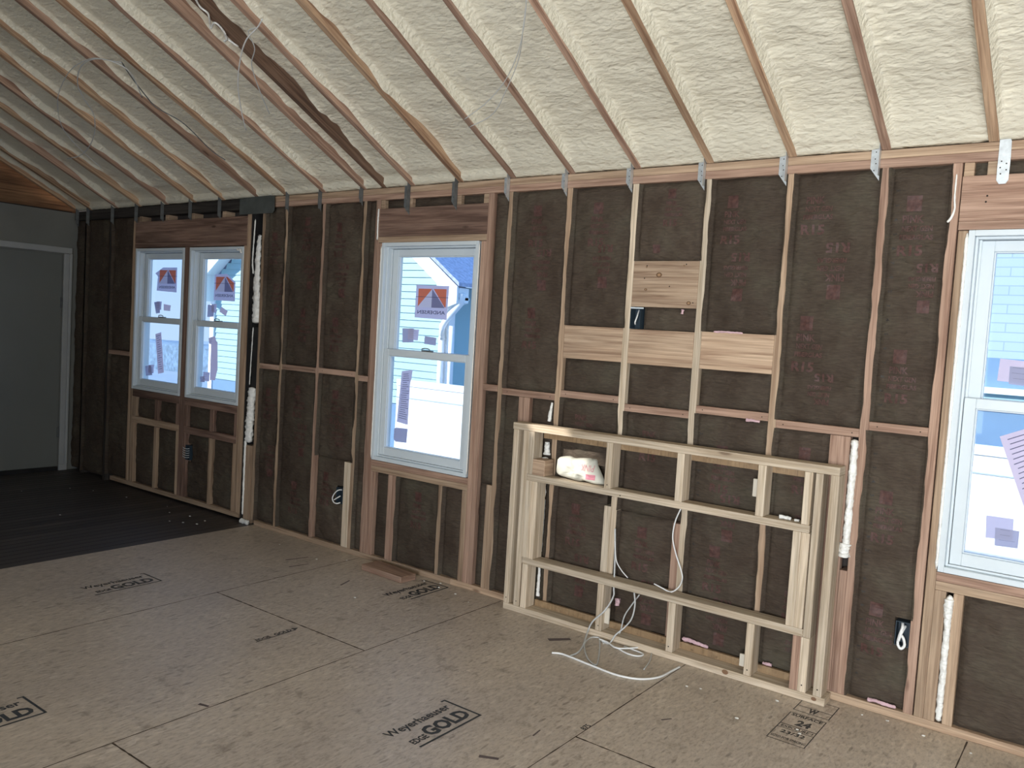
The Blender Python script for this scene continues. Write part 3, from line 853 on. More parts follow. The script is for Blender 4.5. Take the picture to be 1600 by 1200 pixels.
# (left edge x, material, exposed depth of the side that faces the room's right, label)
RAFT = [
 (2.438, 'rafter', .006, None), (2.032, 'rafter', .006, None), (1.626, 'rafter', .006, None),
 (1.222, 'rafter', .008, 'tan rafter farthest right in view, ending above the right window'),
 (0.813, 'rafter_red', .006, 'reddish brown rafter landing near the top of the stud before the right window bay'),
 (0.406, 'rafter', .006, 'knotty orange rafter above the right end of the wide horizontal blocking'),
 (0.000, 'rafter', .006, 'rafter above the stud at the right edge of the square wood block'),
 (-0.400, 'rafter_red', .006, 'rafter above the stud at the left edge of the square wood block'),
 (-0.806, 'rafter_red', .008, 'rafter above the left end of the wide horizontal blocking'),
 (-1.209, 'rafter_red', .010, 'rafter above the first stud right of the middle window'),
 (-1.605, 'rafter', .036, 'yellowish knotty rafter with a bare side, above the right part of the middle window'),
 (-2.005, 'rafter_red', .022, 'pinkish rafter with a ragged foam edge above the left part of the middle window'),
 (-2.262, 'rafter_dark', .060, 'right one of the two close rafters, its side dark brown where foam is missing'),
 (-2.448, 'rafter_red', .056, 'broad left one of the two close rafters, with foam drips along its edge'),
 (-2.852, 'rafter_red', .024, 'first rafter left of the close dark pair of rafters'),
 (-3.262, 'rafter', .024, 'second rafter left of the close dark pair of rafters'),
 (-3.600, 'rafter_red', .034, 'rafter that lands on the grey metal plate at the wall top'),
 (-4.025, 'rafter', .032, 'first rafter left of the grey metal plate, above the left pair of windows'),
 (-4.418, 'rafter', .030, 'second rafter left of the grey metal plate'),
 (-4.820, 'rafter_red', .032, 'third rafter left of the grey metal plate'),
 (-5.238, 'rafter', .032, 'fourth rafter left of the grey metal plate'),
 (-5.620, 'rafter_red', .034, 'third rafter from the left partition wall'),
 (-6.085, 'rafter', .034, 'second rafter from the left partition wall'),
 (-6.345, 'rafter', .030, 'rafter against the left partition wall and plywood gable'),
]
for i, (x, mt, e, lab) in enumerate(RAFT):
    bm = bmesh.new()
    slope_box(bm, x, x + 0.038, 0.0, SMAX - 0.02, 0.0, 0.184)
    o = finish('rafter', bm, M[mt])
    tag(o, lab or 'ceiling rafter right of the right window', 'rafter', 'ceiling rafters')
    if lab is None:
        o['group'] = 'ceiling rafters right of the right window'

def foam_bay(xl, xr, e, seed, label, vis=True):
    """spray foam between two rafters; e = how much of the left rafter's side stays bare"""
    W = xr - xl
    nu = max(6, int(W / (0.0125 if vis else 0.04)))
    smax = SMAX - 0.03
    ss = []
    s = 0.0
    while s < 2.15:
        ss.append(s); s += 0.0135 if vis else 0.05
    while s < smax:
        ss.append(s); s += 0.06
    ss.append(smax)
    rnd = random.Random(seed)
    sd_ = seed * 7.31
    bm = bmesh.new()
    grid = []
    for s in ss:
        row = []
        nse = fbm((s * 3.1, sd_, 0.3), 3)
        ee = max(0.003, e * (1.0 + (0.8 if e > .012 else 0.4) * nse) + 0.003 * nse)
        D = 0.0005 + 0.055 * sstep(-0.02, 0.28, s)
        ee = min(ee, D) if s < 0.05 else ee
        D = max(D, min(0.066, ee + 0.004) if s > 0.03 else D)
        wf = 0.012 + 0.016 * (fbm((s * 6.0, sd_, 5.0), 2) + 0.5)
        for k in range(nu + 1):
            # concentrate columns near the two edges
            t = k / nu
            u = W * (t - 0.12 * math.sin(2 * math.pi * t) / (2 * math.pi) * 3)
            x = xl + u
            a = sstep(0.0, max(0.012, wf), u)
            n = ee + (D - ee) * a
            b = sstep(0.0, 0.03, W - u)
            n = n * b + (0.006 + 0.75 * D) * (1 - b) * 0.9
            edge = min(1.0, u / 0.03) * min(1.0, (W - u) / 0.02)
            amp = (0.35 + 0.65 * sstep(0.05, 0.4, s)) * edge
            q1 = fbm((x * 4.0, s * 9.0, sd_), 2)
            q2 = noise.noise(Vector((x * 15, s * 24, sd_ + 3)))
            q3 = noise.noise(Vector((x * 38, s * 66, sd_ + 9))) if vis else 0
            n += amp * (0.0060 * q1 + 0.0036 * (1 - 2 * abs(q2)) + 0.0036 * q3)
            n = max(n, 0.002 if edge < .99 else -0.004)
            row.append(bm.verts.new(slope_pt(x, s, n)))
        grid.append(row)
    for j in range(len(ss) - 1):
        for k in range(nu):
            bm.faces.new([grid[j][k], grid[j][k + 1], grid[j + 1][k + 1], grid[j + 1][k]])
    # closed back so the foam is a solid body
    nb = 0.183
    back = [bm.verts.new(slope_pt(x, s, nb)) for x, s in ((xl, 0.0), (xr, 0.0), (xr, smax), (xl, smax))]
    bm.faces.new(back)
    bm.faces.new([grid[0][k] for k in range(nu + 1)][::-1] + [back[0], back[1]])
    bm.faces.new([grid[-1][k] for k in range(nu + 1)] + [back[2], back[3]])
    bmesh.ops.recalc_face_normals(bm, faces=bm.faces)
    o = finish('spray_foam', bm, M['foam'], smooth=True)
    tag(o, label, 'insulation', 'spray foam between the rafters')
    return o

names = {
 3: 'farthest right bay of cream spray foam, right of the last rafter in view',
 4: 'cream spray foam bay touching the top corner of the right window header',
 5: 'cream spray foam bay above the wall bay before the right window bay',
 6: 'cream spray foam bay above the bay right of the square wood block',
 7: 'cream spray foam bay directly above the square wood block',
 8: 'cream spray foam bay above the bay left of the square wood block',
 9: 'cream spray foam bay above the second wall bay right of the middle window',
 10: 'cream spray foam bay above the right edge of the middle window',
 11: 'cream spray foam bay above the centre of the middle window, right of the pinkish rafter',
 12: 'cream spray foam bay between the pinkish rafter and the dark close pair',
 13: 'narrow cream foam strip between the two close rafters',
 14: 'spray foam bay directly left of the close dark pair of rafters',
 15: 'second spray foam bay left of the close dark pair of rafters',
 16: 'spray foam bay just right of the grey metal plate at the wall top',
 17: 'shaded spray foam bay just left of the grey metal plate at the wall top',
 18: 'shaded spray foam bay above the right unit of the left pair of windows',
 19: 'shaded spray foam bay above the middle of the left pair of windows',
 20: 'shaded spray foam bay above the left unit of the left pair of windows',
 21: 'shaded spray foam bay just left of the left pair of windows',
 22: 'dark spray foam bay, second from the left partition wall',
 23: 'narrow dark spray foam bay beside the left partition wall',
}
# bay i lies between rafter i (its left side) and rafter i-1
for i in range(len(RAFT)):
    xl = RAFT[i][0] + 0.0385
    xr = (RAFT[i - 1][0] - 0.0005) if i > 0 else RIGHT_X
    if i < 3:
        foam_bay(xl, xr, .006, i, 'cream spray foam bay right of the right window', False)['group'] = 'foam bays right of the right window'
    else:
        foam_bay(xl, xr, RAFT[i][2], i, names[i])

# ------------------------------------------------------------------ wall framing lumber
TP0, TP1, TP2 = 2.391, 2.4285, 2.467
def lumber(name, cat, x0, x1, z0, z1, mat, label, y0=0.0, y1=0.089, group=None):
    o = box(name, x0, x1, y0, y1, z0, z1, M[mat])
    tag(o, label, cat, group)
    return o
def nails(parent, pts, y=-0.0006, r=0.003):
    bm = bmesh.new()
    for (x, z) in pts:
        vs_ = [bm.verts.new((x + r * math.cos(a) * (1 if k else 1), y, z + r * math.sin(a))) for k, a in enumerate([2 * math.pi * q / 8 for q in range(8)])]
        bm.faces.new(vs_)
    finish('nail_holes', bm, M['nail'], parent)

lumber('top_plate', 'plate', -3.40, 2.6, TP1 + .0008, TP2, 'tan', 'upper board of the double plate along the top of the wall')
lumber('top_plate', 'plate', -3.40, 2.6, TP0, TP1, 'red', 'lower board of the double plate, touching the stud tops')
lumber('bottom_plate', 'plate', -3.47, -1.50, 0.001, 0.038, 'tan', 'bottom plate on the floor from the foam-filled post to the middle window')
lumber('bottom_plate', 'plate', -1.499, 2.6, 0.001, 0.038, 'tan', 'bottom plate on the floor running behind the low pale frame to the right edge')
lumber('top_plate', 'plate', LEFT_X + .01, -3.67, 2.385, 2.465, 'oldwood', 'dark weathered plate along the wall top above the left pair of windows')
lumber('bottom_plate', 'plate', -5.60, -3.665, 0.022, 0.060, 'tan', 'bottom plate under the left pair of windows, above a dark gap')

S0, S1 = 0.0385, 2.3905
def stud(x0, x1, z0, z1, mat, label, **k):
    return lumber('wall_stud', 'stud', x0, x1, z0, z1, mat, label, group='wall studs', **k)
stud(-3.512, -3.474, S0, S1, 'tan', 'full height stud right beside the white foam seam')
stud(-3.251, -3.213, S0, S1, 'tan', 'narrow looking stud, first one right of the white foam seam')
stud(-2.845, -2.807, S0, S1, 'red', 'second stud right of the white foam seam, wider at its foot')
stud(-2.438, -2.400, S0, S1, 'tan', 'full height stud just left of the middle window bay')
stud(-2.500, -2.4385, S0, 0.625, 'pine', 'short pale stud doubled on the left, beside the outlet box with a cable loop')
stud(-2.315, -2.277, S0, S1, 'red', 'full height king stud along the left of the middle window')
stud(-2.2765, -2.240, S0, 2.111, 'red', 'trimmer stud carrying the header at the left of the middle window')
stud(-2.2395, -2.202, S0, 0.601, 'red', 'short stud under the left end of the middle window sill')
stud(-2.076, -2.038, S0, 0.601, 'red', 'darker left board of the doubled short stud under the middle window')
stud(-2.0375, -2.000, S0, 0.601, 'red', 'right board of the doubled short stud under the middle window')
stud(-1.637, -1.599, S0, 0.601, 'tan', 'single short stud under the right half of the middle window')
stud(-1.443, -1.4055, S0, 0.601, 'tan', 'short stud under the right end of the middle window sill')
stud(-1.405, -1.3675, S0, 2.111, 'red', 'trimmer stud carrying the header at the right of the middle window')
stud(-1.367, -1.329, S0, S1, 'red', 'full height king stud along the right of the middle window')
stud(-1.219, -1.181, S0, S1, 'tan', 'first full height stud right of the middle window')
stud(-1.2585, -1.2195, S0, 0.664, 'tan', 'short stud doubled on the left of the first stud right of the middle window')
stud(-1.058, -1.020, S0, 1.2105, 'red', 'left board of the doubled stud at the left end of the low pale frame')
stud(-1.0195, -0.982, S0, 1.2105, 'red', 'right board of the doubled stud at the left end of the low pale frame')
stud(-0.813, -0.775, S0, S1, 'tan', 'full height stud at the left end of the wide horizontal blocking')
stud(-0.406, -0.368, S0, S1, 'pine', 'full height pale stud at the left edge of the square wood block')
stud(-0.447, -0.4065, S0, 0.68, 'pine', 'short stud doubled behind the pale frame, left of the cable drop')
stud(0.000, 0.038, S0, S1, 'pine', 'full height stud at the right edge of the square wood block')
stud(-0.040, -0.0005, S0, 0.66, 'red', 'short pinkish stud behind the pale frame beside the hanging cable')
stud(0.406, 0.444, S0, S1, 'tan', 'full height stud at the right end of the wide horizontal blocking')
stud(0.697, 0.786, S0, 1.204, 'red', 'wide flat stud behind the right end of the low pale frame', y0=0.002, y1=0.04)
stud(0.787, 0.8195, S0, 0.60, 'red', 'short stud below the long white foam bead')
stud(0.820, 0.858, S0, S1, 'red', 'full height stud right of the long white foam bead')
stud(1.097, 1.135, S0, S1, 'red', 'full height king stud along the left of the right window')
stud(1.141, 1.178, S0, 2.111, 'tan', 'yellowish trimmer stud touching the left of the right window')
stud(1.1785, 1.222, S0, 0.601, 'tan', 'short stud left of the foam bead under the right window')
stud(1.250, 1.288, S0, 0.601, 'tan', 'knotty short stud right of the foam bead under the right window')
# left window bay
stud(-5.330, -5.292, 0.0605, 2.384, 'tan', 'king stud along the left of the left pair of windows')
stud(-5.2915, -5.256, 0.0605, 2.114, 'tan', 'trimmer stud at the left of the left pair of windows')
stud(-5.2555, -5.215, 0.0605, 0.589, 'tan', 'short stud under the left end of the left pair of windows')
stud(-4.520, -4.484, 0.0605, 2.114, 'header', 'left board of the post between the two left windows')
stud(-4.4835, -4.447, 0.0605, 2.114, 'header', 'right board of the post between the two left windows')
stud(-4.5585, -4.5205, 0.0605, 0.589, 'tan', 'short stud on the left of the foot of the post between the left windows')
stud(-4.4465, -4.409, 0.0605, 0.589, 'header', 'short stud on the right of the foot of the post between the left windows')
stud(-4.895, -4.857, 0.0605, 0.589, 'tan', 'short lower stud under the left unit of the left windows')
stud(-4.092, -4.050, 0.0605, 0.589, 'tan', 'short lower stud under the right unit of the left windows')
stud(-4.893, -4.842, 0.6465, 0.8195, 'header', 'tiny upper block under the left unit of the left windows')
stud(-4.088, -4.042, 0.6465, 0.8195, 'header', 'tiny upper block under the right unit of the left windows')
stud(-4.57, -4.5205, 0.6465, 0.8195, 'header', 'tiny upper block left of the post between the left windows')
stud(-4.4465, -4.40, 0.6465, 0.8195, 'header', 'tiny upper block right of the post between the left windows')
stud(-5.2555, -5.200, 0.6465, 0.8195, 'tan', 'tiny upper block at the left end under the left windows')
stud(-3.772, -3.733, 0.0605, 0.589, 'tan', 'short stud under the right end of the left pair of windows')
stud(-3.765, -3.733, 0.6465, 0.8195, 'header', 'tiny upper block at the right end under the left windows')
stud(-3.7325, -3.697, 0.0605, 2.114, 'tan', 'trimmer stud at the right of the left pair of windows')
stud(-3.6965, -3.665, 0.0605, 2.384, 'tan', 'king stud at the right of the left pair of windows')
stud(-3.660, -3.614, 0.001, 2.384, 'black', 'black old post between the left windows and the white foam seam', y0=0.01)
stud(-3.600, -3.530, 0.001, 0.600, 'tan', 'short brown stud under the wide white foam by the floor joint', y0=-0.005)
stud(-5.735, -5.690, 0.001, 2.384, 'oldwood', 'dark stud near the left pair of windows, left of its first bay', y0=0.002)
stud(-6.18, -6.142, 0.001, 2.384, 'oldwood', 'dark stud nearest the left partition wall', y0=0.01)

# headers and flat plates
def header(x0, x1, z0, z1, mat, label): 
    o = lumber('window_header', 'header', x0, x1, z0, z1, mat, label, y0=-0.001, y1=0.085); return o
header(-2.2765, -1.3675, 2.152, 2.334, 'header', 'stained brown header board above the middle window')
header(-5.2915, -3.697, 2.156, 2.337, 'header', 'dark brown header board above the left pair of windows')
o = header(1.139, 2.30, 2.150, 2.334, 'red', 'tan header board above the right window')
nails(o, [(1.235, 2.25), (1.232, 2.226), (1.55, 2.29)], -0.0022, 0.004)
def flat(x0, x1, z0, z1, mat, label, cat='sill', name='sill_board', y0=-0.001):
    return lumber(name, cat, x0, x1, z0, z1, mat, label, y0=y0, y1=0.087)
flat(-2.2765, -1.3675, 2.1135, 2.1512, 'tan', 'flat board between the header and the top of the middle window', 'header', 'header_plate')
flat(-5.2915, -3.697, 2.115, 2.155, 'header', 'flat board between the header and the top of the left windows', 'header', 'header_plate')
flat(1.139, 2.30, 2.114, 2.149, 'red', 'flat board between the header and the top of the right window', 'header', 'header_plate')
flat(-2.2395, -1.4055, 0.6405, 0.678, 'red', 'upper sill board directly under the middle window')
flat(-2.2395, -1.4055, 0.602, 0.6395, 'tan', 'lower sill board under the middle window, above the short studs')
flat(1.1785, 2.30, 0.6405, 0.678, 'red', 'upper sill board directly under the right window')
flat(1.1785, 2.30, 0.602, 0.6395, 'tan', 'lower sill board under the right window')
flat(-5.2555, -4.5205, 0.8205, 0.883, 'header', 'sill board directly under the left unit of the left windows')
flat(-4.4465, -3.733, 0.8205, 0.883, 'header', 'sill board directly under the right unit of the left windows')
flat(-5.2555, -4.5205, 0.590, 0.646, 'tan', 'horizontal board lower down under the left unit of the left windows')
flat(-4.4465, -3.733, 0.590, 0.646, 'header', 'horizontal board lower down under the right unit of the left windows')
# top cripples above headers
def crip(x0, x1, z0, z1, mat, label):
    return lumber('cripple_stud', 'stud', x0, x1, z0, z1, mat, label, group='short studs above the headers', y0=0.004)
crip(-2.274, -2.236, 2.335, S1, 'tan', 'tiny stud above the left end of the middle window header')
crip(-2.030, -1.992, 2.335, S1, 'tan', 'tiny stud above the header of the middle window, behind its left metal tie')
crip(-1.622, -1.584, 2.335, S1, 'tan', 'tiny stud above the header of the middle window, behind its right metal tie')
crip(-1.408, -1.370, 2.335, S1, 'tan', 'tiny stud above the right end of the middle window header')
crip(1.141, 1.179, 2.335, S1, 'tan', 'tiny stud above the left end of the right window header')
crip(1.226, 1.264, 2.335, S1, 'tan', 'tiny stud left of the long bright strap above the right window')
for k, (x, t) in enumerate(((-5.245, 'left end'), (-4.835, 'left third'), (-4.46, 'middle'), (-4.03, 'right third'))):
    crip(x, x + 0.045, 2.338, 2.384, 'tan', 'tiny grey block above the %s of the dark left header' % t)
# mid height blocking
def block(x0, x1, z0, label, mat='red', h=0.038):
    o = lumber('wall_blocking', 'blocking', x0 + .0005, x1 - .0005, z0, z0 + h, mat, label, group='mid height blocking between studs')
    if x1 - x0 > 0.2:
        nails(o, [(x0 + 0.035, z0 + h * .5), (x1 - 0.03, z0 + h * .45)], -0.0008, 0.0028)
block(-5.689, -5.3305, 1.165, 'thin horizontal blocking left of the left windows')
block(-3.4735, -3.251, 1.196, 'short horizontal blocking right beside the white foam seam')
block(-3.213, -2.845, 1.207, 'horizontal blocking, second from the white foam seam')
block(-2.807, -2.438, 1.211, 'horizontal blocking, third from the white foam seam')
block(-2.400, -2.315, 1.190, 'tiny horizontal blocking left of the middle window')
block(-1.329, -1.219, 1.224, 'short horizontal blocking right of the middle window')
block(-1.181, -0.813, 1.212, 'horizontal blocking above the left end of the low pale frame')
block(-0.775, -0.406, 1.236, 'horizontal blocking below the left third of the wide blocking')
block(-0.368, 0.000, 1.200, 'horizontal blocking below the middle third of the wide blocking')
block(0.038, 0.406, 1.232, 'horizontal blocking below the right third of the wide blocking')
block(0.444, 0.820, 1.206, 'horizontal blocking above the long white foam bead')
block(0.858, 1.097, 1.243, 'horizontal blocking nearest the right window')
def backing(x0, x1, z0, z1, mat, label, hs=()):
    o = lumber('backing_board', 'backing', x0 + .0006, x1 - .0006, z0, z1, mat, label, y0=0.0, y1=0.038, group='wide backing boards')
    if hs: nails(o, hs, -0.0008, 0.0035)
backing(-0.368, 0.0, 1.752, 1.989, 'blockwood', 'big square pale wood block with dark knots set between two studs', [(-0.29, 1.965), (-0.07, 1.972), (-0.285, 1.84), (-0.155, 1.86), (-0.3, 1.9), (-0.02, 1.78)])
backing(-0.775, -0.406, 1.455, 1.636, 'blockwood', 'left third of the wide horizontal wood blocking')
backing(-0.368, 0.0, 1.453, 1.634, 'blockwood', 'middle third of the wide horizontal wood blocking')
backing(0.038, 0.406, 1.455, 1.640, 'blockwood', 'right third of the wide horizontal wood blocking')
for o in list(COL.objects):
    if o.name.startswith('backing_board') and 'square' in o.get('label', ''):
        bm = bmesh.new()
        for (kx, kz, r1) in ((-0.218, 1.918, 0.016), (-0.289, 1.842, 0.008), (-0.043, 1.778, 0.012), (-0.292, 1.958, 0.005), (-0.082, 1.966, 0.005)):
            for rr, dy, mi in ((r1, -0.0008, 0), (r1 * 0.55, -0.0011, 1)):
                ring = [bm.verts.new((kx + rr * math.cos(a) * 1.05, dy, kz + rr * math.sin(a) * 0.8)) for a in [2 * math.pi * q / 14 for q in range(14)]]
                f = bm.faces.new(ring); f.material_index = mi
        finish('knots', bm, [plain('dark_knot', (0.13, 0.07, 0.035), .7), plain('knot_heart', (0.33, 0.2, 0.11), .7)], o)

# ------------------------------------------------------------------ kraft faced batts
def batt(x0, x1, z0, z1, seed, label, prints=(), fl=0.006, fr=0.006, ft=0.0, fb=0.0, ink=False, torn=False, hole=None):
    W_, H_ = x1 - x0, z1 - z0
    sd_ = seed * 3.77
    def wr(x, z):
        a = fbm((x * 7, z * 9, sd_), 3) * 0.0110
        b = (1 - 2 * abs(noise.noise(Vector((x * 7, z * 16, sd_ + 4))))) * 0.0050
        d = (1 - 2 * abs(noise.noise(Vector((x * 5 + z * 11, z * 4 - x * 9, sd_ + 8))))) * 0.0022
        return a + b + d
    def surf(x, z):
        dl, dr = x - x0, x1 - x
        dt, db = z1 - z, z - z0
        s = min(dl, dr)
        s2 = min(dt, db)
        py = 0.032 - 0.021 * sstep(0, 0.024, s) * sstep(-0.008, 0.022, s2) - 0.005 * sstep(0.03, 0.13, s)
        k = sstep(0.0, 0.03, s)
        return py + wr(x, z) * k
    bm = bmesh.new()
    nx = max(4, int(W_ / 0.0125)); nz = max(4, int(H_ / 0.0135))
    grid = []
    for j in range(nz + 1):
        z = z0 + H_ * j / nz
        row = []
        e0 = max(0.0005, fl * (0.9 + 1.5 * fbm((z * 5.0, sd_, 1.1), 3)))
        e1 = max(0.0005, fr * (0.9 + 1.5 * fbm((z * 5.0, sd_, 7.7), 3)))
        if fl > 0:
            row.append(bm.verts.new((x0 - e0, -0.0012, z)))
            row.append(bm.verts.new((x0 - 0.0002, -0.0016, z)))
        for i in range(nx + 1):
            x = x0 + W_ * i / nx
            if i == 0: x += 0.0008
            if i == nx: x -= 0.0008
            row.append(bm.verts.new((x, surf(x, z), z)))
        if fr > 0:
            row.append(bm.verts.new((x1 + 0.0002, -0.0016, z)))
            row.append(bm.verts.new((x1 + e1, -0.0012, z)))
        grid.append(row)
    for j in range(nz):
        for i in range(len(grid[0]) - 1):
            if hole:
                cc = (grid[j][i].co + grid[j + 1][i + 1].co) / 2
                if hole[0] < cc.x < hole[1] and hole[2] < cc.z < hole[3]: continue
            bm.faces.new([grid[j][i], grid[j][i + 1], grid[j + 1][i + 1], grid[j + 1][i]])
    for f in bm.faces: f.smooth = True
    add_box(bm, x0 + .001, x1 - .001, 0.052 if hole else 0.034, 0.086, z0 + .001, z1 - .001)
    o = finish('insulation_batt', bm, M['kraft'], origin=((x0 + x1) / 2, 0.045, z0))
    tag(o, label, 'insulation', 'kraft faced batts')
    def mpf(u, v): return Vector((u, surf(u, v) - 0.0018, v))
    for (px_, pz_, flip, sc) in prints:
        pb = bmesh.new()
        sg = -1 if flip else 1
        def T(u, v):
            return mpf(min(x1 - .004, max(x0 + .004, px_ + sg * u * sc)), pz_ + sg * v * sc)
        def ok(v, h):
            return z0 + .03 < pz_ + sg * (v - h) * sc < z1 - .03 and z0 + .03 < pz_ + sg * (v + h) * sc < z1 - .03
        if ok(0.075, .03):
            sq = bmesh.new(); rect_shape(sq, -0.04, 0.015, 0.045, 0.105, T, 0.012)
            finish('printed_square', sq, M['kraft_print'], o)
        for (tx, hh, cu_, cv_, bo, wd) in (('PINK', .030, -.012, .015, .03, .078), ('NEXT GEN', .022, .004, -.022, .03, .110), ('FIBERGLAS', .020, .004, -.056, .04, .120), ('R15', .042, -.015, -.108, .035, .095)):
            if ok(cv_, hh / 2): text_shapes(pb, tx, hh, cu_, cv_, T, bold=bo, maxedge=0.02, width=wd)
        if len(pb.verts):
            finish('printed_lettering', pb, M['kraft_print'], o)
        else:
            pb.free()
    if ink:
        pb = bmesh.new()
        z = z1 - 0.1
        k = 0
        while z > z0 + 0.06:
            def T(u, v, z=z): return mpf(x0 + 0.035 + u, z + v)
            text_shapes(pb, '%d' % (2 + k % 7), 0.016, 0, 0, T, bold=0.03, maxedge=0.02, vertical=True)
            z -= 0.062; k += 1
        finish('edge_scale', pb, M['kraft_ink'], o)
    return o

T1 = TP0 - 0.001
def pr(x, *zs, sc=1.0):
    return [(x + (0.03 if k % 2 else 0), z, bool(k % 2), sc) for k, z in enumerate(zs)]
# right of the middle window
batt(-1.3285, -1.2195, 1.263, T1, 1, 'narrow dark batt right of the middle window, above its blocking', fl=0)
batt(-1.3285, -1.2195, 0.666, 1.2235, 2, 'narrow dark batt right of the middle window, just below its blocking', fl=0)
batt(-1.3285, -1.259, 0.039, 0.664, 3, 'very narrow dark batt near the floor right of the middle window', fl=0, fr=0)
batt(-1.1805, -0.8135, 1.251, T1, 4, 'tall dark batt above the left end of the low pale frame', pr(-1.0, 2.2, 1.93, 1.62), ink=False)
batt(-1.1805, -1.0585, 0.039, 1.211, 5, 'narrow dark batt just left of the low pale frame', fr=0)
batt(-0.9815, -0.8135, 0.039, 1.211, 6, 'narrow dark batt behind the left posts of the low pale frame', fl=0)
batt(-0.7745, -0.4065, 1.637, T1, 7, 'tall dark batt left of the square wood block', pr(-0.60, 2.2, 1.95))
batt(-0.7745, -0.4065, 1.275, 1.454, 8, 'small dark batt piece under the left third of the wide blocking', fl=0, fr=0)
batt(-0.7745, -0.4075, 0.735, 1.235, 9, 'dark batt behind the white paper bag in the pale frame', pr(-0.62, 1.12), fl=.003)
batt(-0.7745, -0.4475, 0.039, 0.733, 10, 'dark batt with torn top edge in the left opening of the pale frame', pr(-0.62, 0.55, 0.25), fr=0)
batt(-0.3675, -0.0005, 1.990, T1, 11, 'dark batt directly above the square wood block', pr(-0.17, 2.27, sc=.8) + [(-0.24, 2.0, False, .7)], fl=.002)
batt(-0.3025, -0.0005, 1.636, 1.751, 12, 'small dark batt between the square block and the wide blocking', fl=0, fr=0)
batt(-0.3675, -0.0005, 1.239, 1.452, 13, 'small dark batt piece under the middle third of the wide blocking', fl=0, fr=0)
batt(-0.3675, -0.0005, 0.667, 1.199, 14, 'dark batt behind the middle of the pale frame, upper half', pr(-0.2, 1.08), fl=.004)
batt(-0.3675, -0.0405, 0.039, 0.665, 15, 'dark batt behind the middle of the pale frame, lower half', pr(-0.2, 0.5, 0.2), fr=0)
batt(0.0385, 0.4055, 1.641, T1, 16, 'tall dark batt right of the square wood block', pr(0.16, 2.2, 1.9))
batt(0.0385, 0.4055, 1.271, 1.454, 17, 'small dark batt piece under the right third of the wide blocking', fl=0, fr=0)
batt(0.0385, 0.4055, 0.039, 1.231, 18, 'dark batt behind the pale frame between its second and third short posts', pr(0.2, 0.98, 0.72, 0.48, 0.2), ink=True)
batt(0.4445, 0.8195, 1.245, T1, 19, 'tall dark batt with clear red print, second bay left of the right window', [(0.555, 2.25, False, 1.1), (0.64, 1.93, True, 1.1), (0.56, 1.62, False, 1.1), (0.63, 1.36, True, .9)], ink=False)
batt(0.4445, 0.6965, 0.039, 1.205, 20, 'dark batt behind the right end of the low pale frame', pr(0.60, 1.03, 0.75, 0.42, 0.15, sc=.95), fr=0)
batt(0.8585, 1.0965, 1.282, T1, 21, 'tall dark batt in the bay beside the right window, above the blocking', [(0.975, 2.15, False, 1.1), (1.02, 1.86, True, .9), (0.97, 1.5, False, 1.0)], ink=True)
batt(0.8585, 1.0965, 0.039, 1.242, 22, 'tall dark batt with an outlet box cut in, left of the right window', [(0.965, 0.88, False, 1.0), (0.965, 0.38, False, 1.0)], ink=True, hole=(1.032, 1.2, .318, .440))
batt(1.2885, 2.2, 0.039, 0.601, 23, 'wide dark batt under the right window', fl=0)
batt(1.2645, 2.2, 2.335, T1, 24, 'thin dark batt strip above the right window header', fl=0)
batt(1.1795, 1.2255, 2.335, T1, 25, 'tiny dark batt piece above the right window header', fl=0, fr=0)
# middle window
batt(-2.2015, -2.0765, 0.039, 0.600, 26, 'narrow dark batt under the left of the middle window', fl=0, fr=0)
batt(-1.9995, -1.6375, 0.039, 0.600, 27, 'dark batt with a red square print under the middle window', [(-1.80, 0.42, False, 1.0)], fl=.006)
batt(-1.5985, -1.4435, 0.039, 0.600, 28, 'narrow dark batt under the right of the middle window', fl=.004, fr=0)
batt(-2.2355, -2.0305, 2.336, T1, 29, 'small dark batt above the left of the middle header', fl=0, fr=0)
batt(-1.9915, -1.6225, 2.336, T1, 30, 'small dark batt above the centre of the middle header', fl=0, fr=0)
batt(-1.5835, -1.4085, 2.336, T1, 31, 'small dark batt above the right of the middle header', fl=0, fr=0)
# left of the middle window
batt(-2.3995, -2.3155, 1.229, T1, 32, 'narrow dark batt left of the middle window, upper', fr=.004)
batt(-2.3995, -2.3155, 0.039, 1.189, 33, 'narrow dark batt left of the middle window, lower', fl=.003, fr=.004)
batt(-2.8065, -2.4385, 1.250, T1, 34, 'tall dark batt, first full bay left of the middle window', pr(-2.66, 2.15, 1.85, 1.5), fr=.008, fl=.004)
batt(-2.8065, -2.4390, 0.627, 1.210, 35, 'dark batt with a ragged lower edge, first full bay left of the middle window', pr(-2.62, 1.0, 0.75), fl=.004, fr=.014)
batt(-2.8065, -2.5005, 0.039, 0.625, 36, 'dark batt behind the outlet box with a cable loop', pr(-2.68, 0.42), fl=0, fr=0, hole=(-2.573, -2.40, .322, .448))
batt(-3.2125, -2.8455, 1.246, T1, 37, 'tall dark batt, second full bay left of the middle window', pr(-3.0, 2.2, 1.9, 1.55), fr=.008, fl=.006)
batt(-3.2125, -2.8455, 0.039, 1.206, 38, 'lower dark batt, second full bay left of the middle window', pr(-3.02, 1.0, 0.7, 0.3), fl=.004)
batt(-3.4735, -3.2515, 1.235, T1, 39, 'tall dark batt right beside the white foam seam', pr(-3.36, 2.1, 1.7), fr=.014)
batt(-3.4735, -3.2515, 0.039, 1.195, 40, 'lower dark batt right beside the white foam seam', pr(-3.36, 0.95, 0.5), fr=.010)
